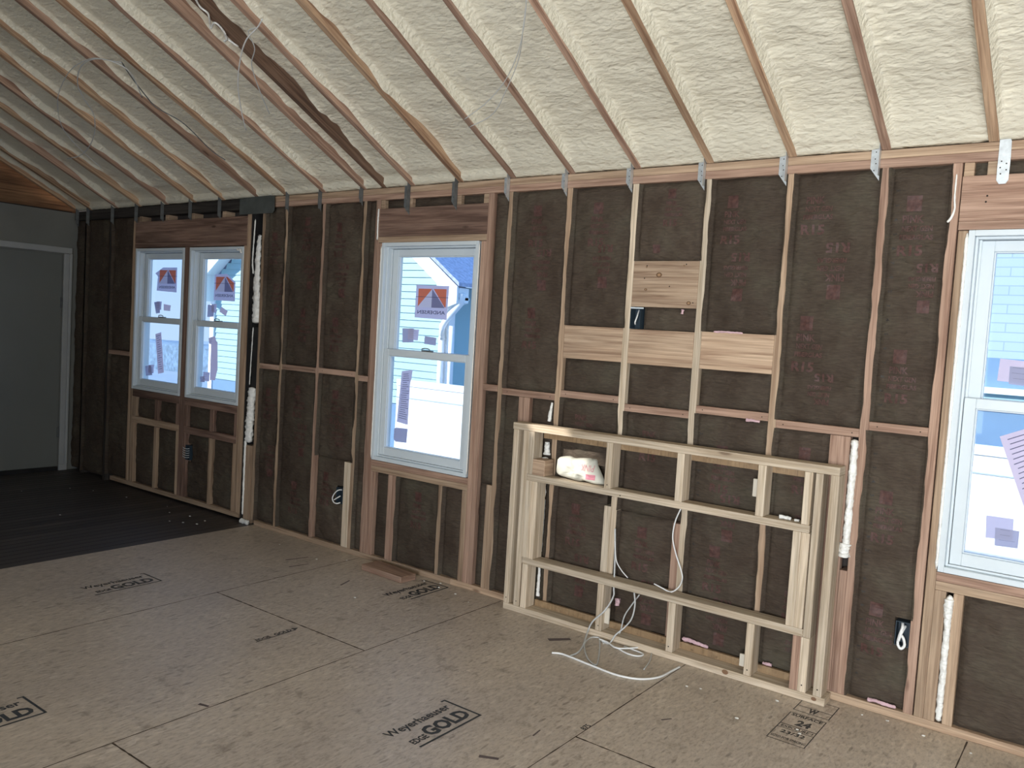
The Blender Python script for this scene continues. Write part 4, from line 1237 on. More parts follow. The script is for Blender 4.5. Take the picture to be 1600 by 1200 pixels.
# left window bay
for (a, b_, t) in ((-5.199, -4.8935, 'far left'), (-4.8415, -4.5705, 'centre left'), (-4.3995, -4.0885, 'centre right'), (-4.0415, -3.7655, 'far right')):
    batt(a, b_, 0.647, 0.8195, int(-a * 10), 'small %s batt piece just under the left pair of windows' % t, fl=0, fr=0)
for (a, b_, t) in ((-5.2145, -4.8955, 'far left'), (-4.8565, -4.559, 'centre left'), (-4.4085, -4.0925, 'centre right'), (-4.0495, -3.7725, 'far right')):
    batt(a, b_, 0.061, 0.589, int(-a * 10) + 1, 'lower %s dark batt under the left pair of windows' % t, fl=0, fr=.004, hole=(-4.42, -4.338, .365, .505) if t == 'centre right' else None)
batt(-5.6895, -5.3305, 1.204, 2.383, 60, 'dark batt left of the left windows, above the thin blocking')
batt(-5.6895, -5.3305, 0.061, 1.164, 61, 'dark batt left of the left windows, below the thin blocking')
batt(-6.1415, -5.7355, 0.03, 2.383, 62, 'tall very dark batt, second bay from the left partition')
batt(-6.378, -6.1805, 0.03, 2.383, 63, 'tall very dark batt in the corner against the left partition', fl=0)
batt(-5.199, -3.70, 2.338, 2.384, 64, 'dark strip of batt above the dark left header', fl=0, fr=0) if False else None
# ------------------------------------------------------------------ windows
def ring_frame(bm, x0, x1, z0, z1, w, y0, y1, wb=None, wt=None, wl=None, wr_=None, bevel=0.0015):
    wb = w if wb is None else wb; wt = w if wt is None else wt
    wl = w if wl is None else wl; wr_ = w if wr_ is None else wr_
    add_box(bm, x0, x0 + wl, y0, y1, z0, z1, bevel)
    add_box(bm, x1 - wr_, x1, y0, y1, z0, z1, bevel)
    add_box(bm, x0 + wl, x1 - wr_, y0, y1, z0, z0 + wb, bevel)
    add_box(bm, x0 + wl, x1 - wr_, y0, y1, z1 - wt, z1, bevel)

def window(n, x0, x1, z0, z1, label):
    root = empty('window_%d' % n, ((x0 + x1) / 2, 0.05, z0))
    root['kind'] = 'structure'; root['label'] = label; root['category'] = 'window'
    bm = bmesh.new()
    ring_frame(bm, x0 + .001, x1 - .001, z0 + .001, z1 - .001, 0.024, -0.006, 0.135)
    ring_frame(bm, x0 + .0255, x1 - .0255, z0 + .0255, z1 - .0255, 0.010, 0.020, 0.130)
    add_box(bm, x0 + .036, x0 + .046, 0.050, 0.058, z0 + .036, z1 - .036, .001)
    add_box(bm, x1 - .046, x1 - .036, 0.050, 0.058, z0 + .036, z1 - .036, .001)
    finish('frame', bm, M['vinyl'], root)
    zm = z0 + (z1 - z0) * 0.502
    # upper sash (outer track)
    bm = bmesh.new()
    xa, xb = x0 + .040, x1 - .040
    ring_frame(bm, xa, xb, zm - 0.018, z1 - .038, 0.052, 0.062, 0.102, wb=0.036, wt=0.044)
    ring_frame(bm, xa + .052, xb - .052, zm + .018, z1 - .082, 0.006, 0.072, 0.100)
    us = finish('upper_sash', bm, M['vinyl'], root)
    bm = bmesh.new(); add_box(bm, xa + .053, xb - .053, 0.0845, 0.0875, zm + .019, z1 - .083)
    finish('pane', bm, M['glass'], us)
    # lower sash (inner track)
    bm = bmesh.new()
    ring_frame(bm, xa - .002, xb + .002, z0 + .037, zm + .022, 0.044, 0.026, 0.060, wb=0.052, wt=0.042, bevel=.002)
    ring_frame(bm, xa + .042, xb - .042, z0 + .089, zm - .020, 0.006, 0.036, 0.058)
    ls = finish('lower_sash', bm, M['vinyl'], root)
    bm = bmesh.new(); add_box(bm, xa + .043, xb - .043, 0.0525, 0.0555, z0 + .090, zm - .021)
    finish('pane', bm, M['glass'], ls)
    # cam lock on the meeting rail
    bm = bmesh.new()
    cx = (x0 + x1) / 2
    add_box(bm, cx - .045, cx + .04, 0.030, 0.056, zm + .0225, zm + .031, .002)
    tube_bm(bm, [Vector((cx - .01 + .035 * math.cos(a), 0.035, zm + .034 + .010 * math.sin(a))) for a in [math.pi * k / 8 for k in range(9)]], 0.0035, 6)
    lk = finish('sash_lock', bm, M['steel_dull'], root); lk['label'] = 'grey lock on the meeting rail'
    return root
WR = [window(1, *WX[0][:2], WX[0][2], WX[0][3], 'white vinyl window, left unit of the left pair'),
      window(2, *WX[1][:2], WX[1][2], WX[1][3], 'white vinyl window, right unit of the left pair'),
      window(3, *WX[2][:2], WX[2][2], WX[2][3], 'white vinyl window in the middle of the wall'),
      window(4, *WX[3][:2], WX[3][2], WX[3][3], 'white vinyl window cut by the right edge')]

# ------------------------------------------------------------------ stickers on the glass
def sticker(key, mat, label, lines=0, rot=0.0, dy=0.0):
    pts = [(q[0], q[2]) for q in DATA['stk'][key]]
    y = DATA['stk'][key][0][1] - 0.0007 + dy if DATA['stk'][key][0][1] > .06 else DATA['stk'][key][0][1] - 0.0003 + dy
    o = prism('window_sticker', pts, y - 0.0004, y, M[mat])
    tag(o, label, 'sticker', 'labels stuck on the window panes')
    if lines:
        # printed rows, laid along the longest pair of edges
        TL, TR = Vector(pts[0]), Vector(pts[1])
        BR, BL = (Vector(pts[-2]), Vector(pts[-1])) if len(pts) > 4 else (Vector(pts[2]), Vector(pts[3]))
        bm = bmesh.new()
        rn = random.Random(len(label))
        for k in range(lines):
            v = 0.06 + 0.88 * k / lines
            a = TL.lerp(BL, v); b = TR.lerp(BR, v)
            a2 = TL.lerp(BL, v + 0.010); b2 = TR.lerp(BR, v + 0.010)
            u0, u1 = 0.12 + 0.1 * rn.random(), 0.55 + 0.35 * rn.random()
            q = [a.lerp(b, u0), a.lerp(b, u1), a2.lerp(b2, u1), a2.lerp(b2, u0)]
            bm.faces.new([bm.verts.new((c.x, y - 0.0007, c.y)) for c in q])
        finish('printed_lines', bm, M['text_ink'], o)
    return o
def logo(key, label, cut=False):
    o = sticker(key, 'paper', label)
    P = DATA['stk'][key]
    xs = [q[0] for q in P]; zs = [q[2] for q in P]
    x0, x1, z0, z1 = min(xs), max(xs), min(zs), max(zs)
    if key == 'L_logo': x0 += 0.045
    w, h = x1 - x0, z1 - z0
    y = P[0][1] - 0.0012
    def mp(u, v, d=0.0): return Vector((x0 + u * w, y - d, z1 - v * h))
    def poly(name, pts, mat, d=0.0):
        bm = bmesh.new(); bm.faces.new([bm.verts.new(mp(a, b, d)) for a, b in pts]); return finish(name, bm, M[mat], o)
    top_r = [(0.54, 0.11), (0.93, 0.11)] if key != 'R_logo' else [(0.54, 0.11), (0.62, 0.11), (0.93, 0.33)]
    poly('orange_panel', [(0.08, 0.11), (0.5, 0.11), (0.08, 0.64)], 'orange')
    poly('orange_panel', top_r + [(0.93, 0.64), (0.90, 0.64)], 'orange')
    poly('peak_mark', [(0.5, 0.11), (0.5, 0.66), (0.08, 0.66)], 'logo_pale', .0001)
    poly('peak_mark', [(0.5, 0.11), (0.90, 0.66), (0.5, 0.66)], 'logo_grey', .0001)
    bm = bmesh.new()
    text_shapes(bm, 'ANDERSEN', h * 0.105, 0, 0, lambda u, v: Vector((x0 + w * 0.5 + u, y - .0002, z1 - h * 0.80 + v)), mirror=True, bold=0.015, maxedge=1, width=w * 0.84)
    finish('lettering', bm, M['text_ink'], o)
    bm = bmesh.new(); bm.faces.new([bm.verts.new(mp(a, b, .0003)) for a, b in ((0.0, 0.345), (1.0, 0.35), (1.0, 0.362), (0.0, 0.357))])
    finish('fold_line', bm, M['text_ink'], o)
    return o
logo('mid_logo', 'square orange and grey peak logo sticker on the middle window, upper pane')
logo('L_logo', 'torn orange peak logo sticker on the leftmost window, upper pane')
logo('R_logo', 'orange peak logo sticker with cut corner on the right unit of the left windows')
sticker('mid_a', 'paper_grey', 'larger grey square of the overlapping pair under the middle logo sticker')
sticker('mid_b', 'paper', 'smaller square overlapping another under the middle logo sticker', 5, dy=-.0006)
sticker('mid_c', 'paper_grey', 'small tilted grey label just above the middle window lock', 4)
sticker('mid_long', 'paper', 'long vertical information sticker on the middle window lower pane', 22)
sticker('mid_d', 'paper_grey', 'rounded grey label low on the middle window lower pane', 4)
sticker('L_a', 'paper_grey', 'lower back square of the overlapping pair on the leftmost upper pane')
sticker('L_b', 'paper', 'front square of the overlapping pair on the leftmost upper pane', 4, dy=-.0006)
sticker('L_c', 'paper_pink', 'small pale tag right of the overlapping pair on the leftmost upper pane')
sticker('L_long', 'paper_pink', 'long vertical pale strip sticker on the leftmost lower pane', 16)
sticker('L_d', 'paper_grey', 'back square of the low pair on the leftmost lower pane')
sticker('L_e', 'paper', 'front square of the low pair on the leftmost lower pane', 4, dy=-.0006)
sticker('R_a', 'paper_grey', 'back square of the pair left of the tilted tag, second window from left')
sticker('R_b', 'paper', 'front square of the pair left of the tilted tag, second window from left', 4, dy=-.0006)
sticker('R_c', 'paper_pink', 'small diamond tilted tag on the second window from left, upper pane')
sticker('R_long', 'paper_pink', 'long jagged pale strip sticker on the second window from left', 16)
sticker('R_d', 'paper', 'front square low on the second window from left', 4, dy=-.0006)
sticker('R_e', 'paper_grey', 'back square low on the second window from left')
sticker('W4_a', 'paper_pink', 'large pale label on the right window upper pane')
sticker('W4_b', 'paper_grey', 'dark grey label overlapping the pale one on the right window upper pane', 3, dy=-.0006)
sticker('W4_long', 'paper_pink', 'large tilted information sheet on the right window lower pane', 14)
sticker('W4_c', 'paper', 'pale square low on the right window lower pane')
sticker('W4_d', 'paper_grey', 'greyer square overlapping the pale one low on the right window', 3, dy=-.0006)

# ------------------------------------------------------------------ the low pale frame standing against the wall
FY0, FY1 = -0.110, -0.021
fr = empty('wall_frame', (-0.11, FY0 + .04, 0.0))
tag(fr, 'low pale two-by-four framed box standing against the wall with three rows of openings', 'frame')
fr['kind'] = 'thing' if False else 'thing'
del fr['kind']
def fp(name, x0, x1, z0, z1, mat='pine', y0=FY0, y1=FY1):
    return box(name, x0, x1, y0, y1, z0, z1, M[mat], fr, 0.002)
tr = fp('top_rail', -1.006, 0.781, 1.0365, 1.0740)
br = fp('bottom_rail', -1.003, 0.799, 0.001, 0.0375)
m1 = fp('shelf_rail', -0.892, 0.671, 0.7605, 0.7960)
m2 = fp('shelf_rail', -0.890, 0.680, 0.2880, 0.3230)
PZ0, PZ1 = 0.0380, 1.0360
fp('post', -1.001, -0.965, PZ0, PZ1); fp('post', -0.931, -0.8935, PZ0, PZ1)
fp('post', 0.675, 0.7125, PZ0, 0.2875); fp('post', 0.681, 0.7125, 0.2885, PZ1)
fp('post', 0.745, 0.7825, PZ0, PZ1)
fp('post', -0.893, -0.857, 0.7965, PZ1); fp('post', -0.893, -0.857, 0.3235, 0.760); fp('post', -0.8565, -0.818, 0.3235, 0.760)
fp('post', -0.884, -0.848, PZ0, 0.2875)
fp('post', 0.631, 0.668, 0.7965, PZ1); fp('post', 0.638, 0.6745, 0.3235, 0.760); fp('post', 0.599, 0.6375, 0.3235, 0.760)
fp('post', 0.6375, 0.6745, PZ0, 0.2875, 'red')
cb = fp('block', -0.8565, -0.775, 0.7965, 0.885, 'blockwood'); cb['label'] = 'yellowish end-grain block'
for (x, t) in ((-0.395, 0), (0.008, 0), (0.418, 0)): fp('cripple_post', x, x + 0.038, 0.7965, PZ1)
for (x, t) in ((-0.391, 0), (0.019, 0), (0.422, 0)): fp('cripple_post', x, x + 0.037, PZ0, 0.2875)
nails(tr, []) if False else None
bm = bmesh.new()
for (x, z) in ((-0.983, 0.07), (-0.912, 0.065), (-0.372, 0.065), (0.035, 0.065), (0.44, 0.065), (0.694, 0.07), (0.764, 0.07), (-0.376, 0.815), (-0.295, 0.772)):
    bm.faces.new([bm.verts.new((x + .0035 * math.cos(a), FY0 - .0008, z + .0035 * math.sin(a))) for a in [2 * math.pi * q / 8 for q in range(8)]])
finish('nail_heads', bm, M['nail'], fr)
# knot on the bottom rail
bm = bmesh.new()
for (kx, rr, mi) in ((0.335, 0.016, 0), (0.752, 0.012, 0)):
    bm.faces.new([bm.verts.new((kx + rr * math.cos(a), FY0 - .0008, 0.024 + rr * .72 * math.sin(a))) for a in [2 * math.pi * q / 14 for q in range(14)]])
finish('knots', bm, plain('rail_knot', (0.20, 0.11, 0.06), .7), fr)
# chipped board strips between frame and wall
box('spacer_strip', -0.853, 0.672, -0.0205, -0.0025, 0.996, 1.050, M['osb_edge'], fr, 0)
box('spacer_strip', -0.845, 0.672, -0.0205, -0.0025, 0.002, 0.072, M['osb_edge'], fr, 0)

# ------------------------------------------------------------------ white paper bag on the frame's upper shelf
def bag():
    pts = [Vector((q[0], q[2])) for q in DATA['bag']]
    zmin = min(p.y for p in pts)
    pts = [Vector((p.x, p.y - zmin + 0.7975)) for p in pts]
    P = [Vector((p.x, p.y, 0)) for p in pts]
    P = catmull(P + [P[0]], 4)[:-1]
    P = [Vector((p.x, max(p.y, 0.7975))) for p in P]
    c = Vector((-0.585, 0.850))
    N = len(P); K = 12
    def yf(x, z, k):
        r = k / K
        dep = 0.036 * math.sqrt(max(0.0, 1 - r ** 3)) + 0.001
        wr = fbm((x * 22, z * 26, 4.2), 3) * 0.010 + (1 - 2 * abs(noise.noise(Vector((x * 14 + z * 9, z * 12, 2.0))))) * 0.006
        return dep, wr * (1 - r ** 4)
    bm = bmesh.new()
    def side(sg):
        rings = [[bm.verts.new((c.x, -0.060 + sg * 0.037, c.y))]]
        for k in range(1, K):
            ring = []
            for p in P:
                q = c.lerp(p, k / K)
                dp, w = yf(q.x, q.y, k)
                ring.append(bm.verts.new((q.x, -0.060 + sg * (dp + w), q.y)))
            rings.append(ring)
        return rings
    f, bk = side(-1), side(1)
    rim = [bm.verts.new((p.x, -0.060, p.y)) for p in P]
    for rings, fl_ in ((f, False), (bk, True)):
        rs = rings + [rim]
        for k in range(1, len(rs) - 1):
            for i in range(N):
                j = (i + 1) % N
                bm.faces.new([rs[k][i], rs[k + 1][i], rs[k + 1][j], rs[k][j]])
        for i in range(N):
            bm.faces.new([rs[0][0], rs[1][i], rs[1][(i + 1) % N]])
    bmesh.ops.recalc_face_normals(bm, faces=bm.faces)
    o = finish('paper_bag', bm, M['bag'], smooth=True)
    tag(o, 'crumpled white paper bag with pink print lying on the frame shelf in sunlight', 'bag')
    # front surface height by nearest lookup
    from mathutils.bvhtree import BVHTree
    dg = bpy.context.evaluated_depsgraph_get()
    tree = BVHTree.FromPolygons([v.co + o.location for v in o.data.vertices], [list(p.vertices) for p in o.data.polygons])
    def mp(x, z):
        hit = tree.ray_cast(Vector((x, -0.5, z)), Vector((0, 1, 0)))
        y = hit[0].y - 0.0012 if hit[0] else -0.062
        return Vector((x, y, z))
    pb = bmesh.new()
    text_shapes(pb, 'PINK', 0.034, -0.512, 0.882, mp, rot180=True, bold=0.01, maxedge=0.008, width=0.075)
    a = finish('pink_lettering', pb, M['pinkink_light'], o)
    pb = bmesh.new(); rect_shape(pb, -0.515, -0.463, 0.822, 0.850, mp, 0.004)
    finish('pink_patch', pb, M['pinkink'], o)
bag()

# ------------------------------------------------------------------ foam beads
def bead(pts, r0, r1, seed, label, squash=1.0, mat='foam_white', lump=0.35):
    P = catmull([(x, y, z) for x, y, z in pts], max(10, int(60 / len(pts))))
    bm = bmesh.new()
    def rf(t, an, p):
        e = min(1.0, t / 0.03 + 0.25, (1 - t) / 0.03 + 0.25)
        n = 1 + lump * noise.noise(Vector(((p.z + p.x * .9) * 42, math.cos(an) * 1.3 + seed, math.sin(an) * 1.3))) + lump * .6 * noise.noise(Vector(((p.z - p.x) * 110, math.cos(an) * 2, seed + math.sin(an) * 2)))
        return (r0 + (r1 - r0) * t) * n * e
    tube_bm(bm, P, r0, 14, rf)
    if squash != 1.0:
        y0 = sum(p.y for p in P) / len(P)
        for v in bm.verts: v.co.y = y0 + (v.co.y - y0) * squash
    bmesh.ops.recalc_face_normals(bm, faces=bm.faces)
    o = finish('foam_bead', bm, M[mat], smooth=True)
    tag(o, label, 'foam', 'expanding foam beads in the gaps')
    return o
bead([(0.806, -0.002, z) for z in (1.195, 1.15, 1.05, 0.95, 0.85, 0.76, 0.70)], 0.0155, 0.016, 1, 'long vertical white foam bead beside the right end of the pale frame')
bead([(0.803, -0.006, 0.725), (0.802, -0.008, 0.70), (0.801, -0.004, 0.665)], 0.026, 0.024, 2, 'round white foam blob ending the long bead beside the pale frame', lump=.3)
bead([(1.237, 0.004, z) for z in (0.59, 0.5, 0.4, 0.3, 0.2, 0.1, 0.045)], 0.014, 0.013, 3, 'vertical white foam bead between short studs under the right window')
bead([(1.236, -0.004, z) for z in (0.575, 0.53, 0.49)], 0.019, 0.015, 4, 'fat top blob of the foam bead under the right window', lump=.3)
bead([(-3.556, 0.015, 2.16), (-3.558, 0.012, 2.18), (-3.562, 0.01, 2.05), (-3.566, 0.01, 1.9), (-3.563, 0.01, 1.75), (-3.556, 0.01, 1.6), (-3.553, 0.01, 1.53)], 0.012, 0.045, 5, 'upper long stretch of white foam seam right of the left windows', 0.6, lump=.45)
bead([(-3.560, 0.01, 1.045), (-3.565, 0.006, 0.95), (-3.570, 0.004, 0.85), (-3.575, 0.002, 0.74), (-3.578, 0.004, 0.62)], 0.036, 0.036, 6, 'lower stretch of white foam seam right of the left windows', 0.7, lump=.4)
bead([(-3.606, -0.004, z) for z in (0.64, 0.5, 0.3, 0.15, 0.06)], 0.010, 0.008, 7, 'thin white foam line beside the short brown stud by the floor joint')
bead([(-3.60, -0.02, 0.016), (-3.56, -0.022, 0.018), (-3.51, -0.02, 0.016)], 0.018, 0.016, 8, 'white foam lump on the floor at the foot of the short brown stud')
bead([(-3.607, 0.004, 2.31), (-3.612, 0.0, 2.1), (-3.615, 0.0, 1.98), (-3.60, 0.0, 1.9)], 0.005, 0.006, 9, 'thin white drip line at the top of the black gap by the left windows')
bead([(-3.575, 0.0, 1.50), (-3.585, 0.0, 1.25), (-3.592, 0.0, 1.06)], 0.004, 0.004, 10, 'thin pale edge beside the black panel in the foam seam')
bead([(-0.838, 0.0, z) for z in (0.975, 0.94, 0.9)], 0.014, 0.016, 11, 'white foam lump in the upper left opening of the pale frame', lump=.6)
bead([(-0.836, -0.016, z) for z in (0.89, 0.84, 0.78, 0.72, 0.66)], 0.017, 0.013, 12, 'white foam just under the upper shelf at the left of the pale frame', lump=.5)
bead([(-0.840, 0.004, z) for z in (0.65, 0.55, 0.45, 0.34)], 0.008, 0.006, 13, 'thin foam line beside the left posts of the pale frame')
bead([(-0.832, -0.012, z) for z in (0.27, 0.2, 0.13, 0.09)], 0.007, 0.011, 14, 'thin foam bead low at the left of the pale frame')
bead([(-0.825, 0.0, 1.20), (-0.832, 0.0, 1.15), (-0.836, 0.0, 1.09)], 0.006, 0.011, 15, 'small foam sliver above the lit end of the pale frame')
bead([(-2.285, -0.004, 2.335), (-2.287, -0.004, 2.25), (-2.284, -0.004, 2.13)], 0.0045, 0.005, 16, 'thin white foam line at the left end of the middle window header')
bead([(1.117, -0.008, 2.345), (1.117, -0.008, 2.25), (1.121, -0.010, 2.20), (1.112, -0.012, 2.165), (1.098, -0.012, 2.145)], 0.003, 0.005, 17, 'white foam drip down the stud left of the right window header')
bead([(-3.800, -0.012, 2.086), (-3.778, -0.014, 2.078), (-3.755, -0.014, 2.082), (-3.745, -0.012, 2.055)], 0.006, 0.008, 18, 'white foam blob on the top right corner of the left windows')
bead([(-1.412, -0.006, z) for z in (2.10, 1.8, 1.4, 1.0, 0.70)], 0.0035, 0.004, 19, 'thin foam line along the right side of the middle window')
bead([(-2.242, -0.004, z) for z in (2.09, 1.8, 1.4, 1.0, 0.69)], 0.005, 0.004, 20, 'thin foam line along the left side of the middle window')
bead([(1.176, -0.004, z) for z in (2.10, 1.8, 1.4, 1.0, 0.69)], 0.007, 0.006, 21, 'ragged foam line along the left side of the right window')
bead([(0.52, -0.075, 0.803), (0.55, -0.07, 0.806), (0.575, -0.07, 0.802)], 0.008, 0.007, 22, 'white foam crumb lying on the right of the frame shelf', lump=.6)
bead([(0.590, -0.07, 0.801), (0.602, -0.07, 0.803), (0.612, -0.07, 0.801)], 0.006, 0.005, 23, 'smaller white foam crumb at the right end of the frame shelf', lump=.6)
box('black_panel', -3.578, -3.520, 0.004, 0.08, 1.05, 1.50, M['black'])['label'] = 'black panel in the gap between white foam stretches'
bpy.data.objects['black_panel']['category'] = 'panel'

# pink fibre tufts showing at batt ends
def tuft(pts, r, seed, label):
    o = bead(pts, r, r * .8, seed, label, mat='pinkfibre', lump=.7); o.name = 'fibre_tuft'; o['category'] = 'insulation'; o['group'] = 'pink fibre tufts'
tuft([(0.06, -0.004, 0.085), (0.12, -0.008, 0.085), (0.2, -0.006, 0.078)], 0.009, 31, 'pink fibre fringe at the floor behind the pale frame')
tuft([(0.475, -0.003, 0.08), (0.52, -0.005, 0.08)], 0.008, 32, 'short pink fibre fringe at the right floor opening of the pale frame')
tuft([(-0.325, -0.003, 0.20), (-0.322, -0.008, 0.16)], 0.012, 33, 'pink fibre tuft behind the cables in the lower opening')
tuft([(0.10, 0.0, 1.642), (0.18, -0.003, 1.643), (0.25, 0.0, 1.641)], 0.0045, 34, 'pink fibre fringe on the right third of the wide blocking')
tuft([(-0.07, 0.0, 1.745), (-0.075, -0.004, 1.722)], 0.008, 35, 'pale fibre tuft hanging under the square wood block')
tuft([(0.95, 0.002, 0.05), (1.0, 0.0, 0.053), (1.07, 0.0, 0.05)], 0.008, 36, 'pink fibre fringe at the floor near the outlet box')
tuft([(0.30, -0.004, 1.228), (0.37, -0.006, 1.226)], 0.007, 37, 'pale pink tuft under the mid blocking right of the frame centre')

# ------------------------------------------------------------------ outlet boxes
def outlet(x0, x1, z0, z1, label, loop, rad=0.004, mat='bluebox', y0=-0.004, y1=0.05):
    bm = bmesh.new(); t = 0.003
    add_box(bm, x0, x0 + t, y0, y1, z0, z1); add_box(bm, x1 - t, x1, y0, y1, z0, z1)
    add_box(bm, x0 + t, x1 - t, y0, y1, z0, z0 + t); add_box(bm, x0 + t, x1 - t, y0, y1, z1 - t, z1)
    add_box(bm, x0 + t, x1 - t, y1 - t, y1, z0 + t, z1 - t)
    root = finish('outlet_box', bm, M[mat])
    tag(root, label, 'electrical box')
    if loop:
        for k, q in enumerate(loop):
            c = cable('cable_end', [q], M['cable'], None, rad, root); c['label'] = 'white cable'
    return root
outlet(-0.3665, -0.308, 1.637, 1.749, 'dark open switch box fixed right under the square wood block', [[(-0.335, 0.03, 1.735), (-0.328, 0.0, 1.70), (-0.334, -0.006, 1.672), (-0.338, 0.004, 1.66)]])
box('box_flange', -0.366, -0.29, -0.0075, -0.0045, 1.741, 1.7485, M['vinyl'], bpy.data.objects['outlet_box'], 0)
outlet(1.040, 1.096, 0.325, 0.432, 'dark outlet box with folded white cable left of the right window, near the floor',
       [[(1.062, 0.02, 0.425), (1.068, -0.006, 0.41), (1.060, -0.012, 0.37), (1.056, -0.012, 0.335), (1.070, -0.014, 0.318), (1.083, -0.012, 0.335), (1.078, -0.012, 0.36), (1.068, -0.01, 0.375)],
        [(1.075, 0.02, 0.41), (1.068, -0.01, 0.39), (1.058, -0.014, 0.35)]], 0.006)
outlet(-2.565, -2.503, 0.330, 0.440, 'dark outlet box with a white cable loop left of the middle window',
       [[(-2.512, 0.02, 0.425), (-2.535, -0.01, 0.424), (-2.565, -0.02, 0.395), (-2.580, -0.022, 0.36), (-2.565, -0.02, 0.335), (-2.535, -0.018, 0.332), (-2.515, -0.006, 0.34)],
        [(-2.520, -0.004, 0.385), (-2.545, -0.014, 0.367), (-2.568, -0.016, 0.352)]], 0.004)
oc = outlet(-4.405, -4.345, 0.375, 0.495, 'dark outlet box with a coiled cable under the left windows', None)
bm = bmesh.new()
for k in range(5):
    z = 0.40 + k * 0.018
    tube_bm(bm, catmull([(-4.43, -0.010, z + .004), (-4.40, -0.024, z), (-4.36, -0.020, z - .003), (-4.345, -0.006, z)], 5), 0.0025, 6)
finish('cable_coil', bm, M['cable_grey'], oc, smooth=True)

# ------------------------------------------------------------------ metal ties and straps
def tie(x, label, mat='steel', zt=2.495, zb=2.335, w=0.040, thick=0.0016, y=-0.003, slant=0.055):
    """folded steel tie: slanted plate lying on the plates, with a flange turned up along the rafter"""
    bm = bmesh.new()
    pts = [(x - w, zt), (x, zt - 0.004), (x, zb), (x - w, zb + slant)]
    prism('', pts, y - thick, y, None, bm=bm)
    add_box(bm, x - thick, x, y - 0.030, y - thick, zb + 0.02, zt - 0.004)
    o = finish('rafter_tie', bm, M[mat])
    tag(o, label, 'metal tie', 'metal ties at the rafter feet')
    hb = bmesh.new()
    for (u, zz) in ((0.5, zt - 0.035), (0.55, zt - 0.065), (0.45, zt - 0.085), (0.6, zt - 0.115)):
        cx = x - w * u
        hb.faces.new([hb.verts.new((cx + .0028 * math.cos(a), y - thick - .0006, zz + .0028 * math.sin(a))) for a in [2 * math.pi * q / 8 for q in range(8)]])
    finish('nail_holes', hb, M['nail'], o)
    return o
tie(0.812, 'galvanised tie above the stud right of the long foam bead')
tie(0.405, 'galvanised tie above the right end of the wide blocking')
tie(-0.002, 'galvanised tie above the right edge of the square wood block')
tie(-0.407, 'galvanised tie above the left edge of the square wood block', zb=2.345)
tie(-0.814, 'galvanised tie above the left end of the wide blocking', zb=2.345)
tie(-1.214, 'galvanised tie above the first stud right of the middle window', zb=2.335)
tie(-1.612, 'dull metal tie lapping the middle window header, right one', 'steel_dull', zb=2.30, w=.045)
tie(-2.008, 'dull metal tie lapping the middle window header, left one', 'steel_dull', zb=2.285, w=.05)
tie(-2.442, 'dull metal tie above the stud left of the middle window', 'steel_dull', zb=2.36)
tie(-2.856, 'dull metal tie above the second stud right of the foam seam', 'steel_dull', zb=2.335)
tie(-3.214, 'dull metal tie above the first stud right of the foam seam', 'steel_dull', zb=2.345)
for k, (x, t) in enumerate(((-4.04, 'right part'), (-4.44, 'centre'), (-4.85, 'left part'), (-5.26, 'left end'), (-5.66, 'first bay left'), (-6.10, 'second bay left'), (-6.30, 'corner, left'))):
    tie(x, 'dark narrow metal tie above the %s of the left window pair' % t, 'steel_dull', zb=2.325, zt=2.50, w=0.035, slant=0.02)
# long bright strap at the right
bm = bmesh.new()
prism('', [(1.262, 2.475), (1.275, 2.500), (1.292, 2.492), (1.304, 2.465), (1.306, 2.40), (1.262, 2.40)], -0.005, -0.0035, None, bm=bm)
prism('', [(1.262, 2.40), (1.306, 2.40), (1.305, 2.310), (1.296, 2.295), (1.272, 2.295), (1.262, 2.310)], -0.007, -0.0035, None, bm=bm)
o = finish('steel_strap', bm, M['steel']); tag(o, 'long bright galvanised strap hanging over the right window header', 'metal strap')
hb = bmesh.new()
for (xx, zz) in ((1.275, 2.385), (1.293, 2.375), (1.272, 2.36), (1.294, 2.35), (1.275, 2.335)):
    hb.faces.new([hb.verts.new((xx + .003 * math.cos(a), -.0076, zz + .003 * math.sin(a))) for a in [2 * math.pi * q / 8 for q in range(8)]])
finish('nail_holes', hb, M['nail'], o)
# grey metal plate where old and new wall meet
bm = bmesh.new()
prism('', [(-3.768, 2.345), (-3.372, 2.343), (-3.350, 2.360), (-3.352, 2.463), (-3.40, 2.472), (-3.62, 2.470), (-3.768, 2.462)], -0.026, -0.022, None, bm=bm)
prism('', [(-3.768, 2.458), (-3.40, 2.466), (-3.40, 2.472), (-3.768, 2.464)], -0.0225, -0.002, None, bm=bm)
o = finish('metal_plate', bm, M['duct']); tag(o, 'dark grey-green metal plate nailed over the top plate left of centre', 'metal plate')

# ------------------------------------------------------------------ cables
DC = DATA['cab']
cable('hanging_cable', [DC['A']], M['cable_grey'], 'larger thin cable loop hanging from the far left rafters', 0.0032, group=None)
cable('hanging_cable', [DC['B']], M['cable_grey'], 'outer faint cable loop hanging beside the larger left loop', 0.0026)
cable('hanging_cable', [DC['C']], M['cable'], 'brighter curved cable end hanging from the rafters above the left windows', 0.0036)
cable('hanging_cable', [DC['Dd']], M['cable_grey'], 'fainter curved cable end right of the brighter hanging one', 0.0028)
cable('hanging_cable', [DC['E']], M['cable_grey'], 'left one of the two thin cables hanging at the top centre of the ceiling', 0.0022)
cable('hanging_cable', [DC['F']], M['cable_grey'], 'right one of the two thin cables hanging at the top centre of the ceiling', 0.0022)
o = bead([tuple(q) for q in DC['S']], 0.0042, 0.005, 41, 'white foam drip squiggle on the edge of the broad dark-pair rafter', lump=.5)
o = bead([tuple(q) for q in DC['S2']], 0.004, 0.006, 42, 'tiny foam curl hanging below the foam drip squiggle', lump=.5)
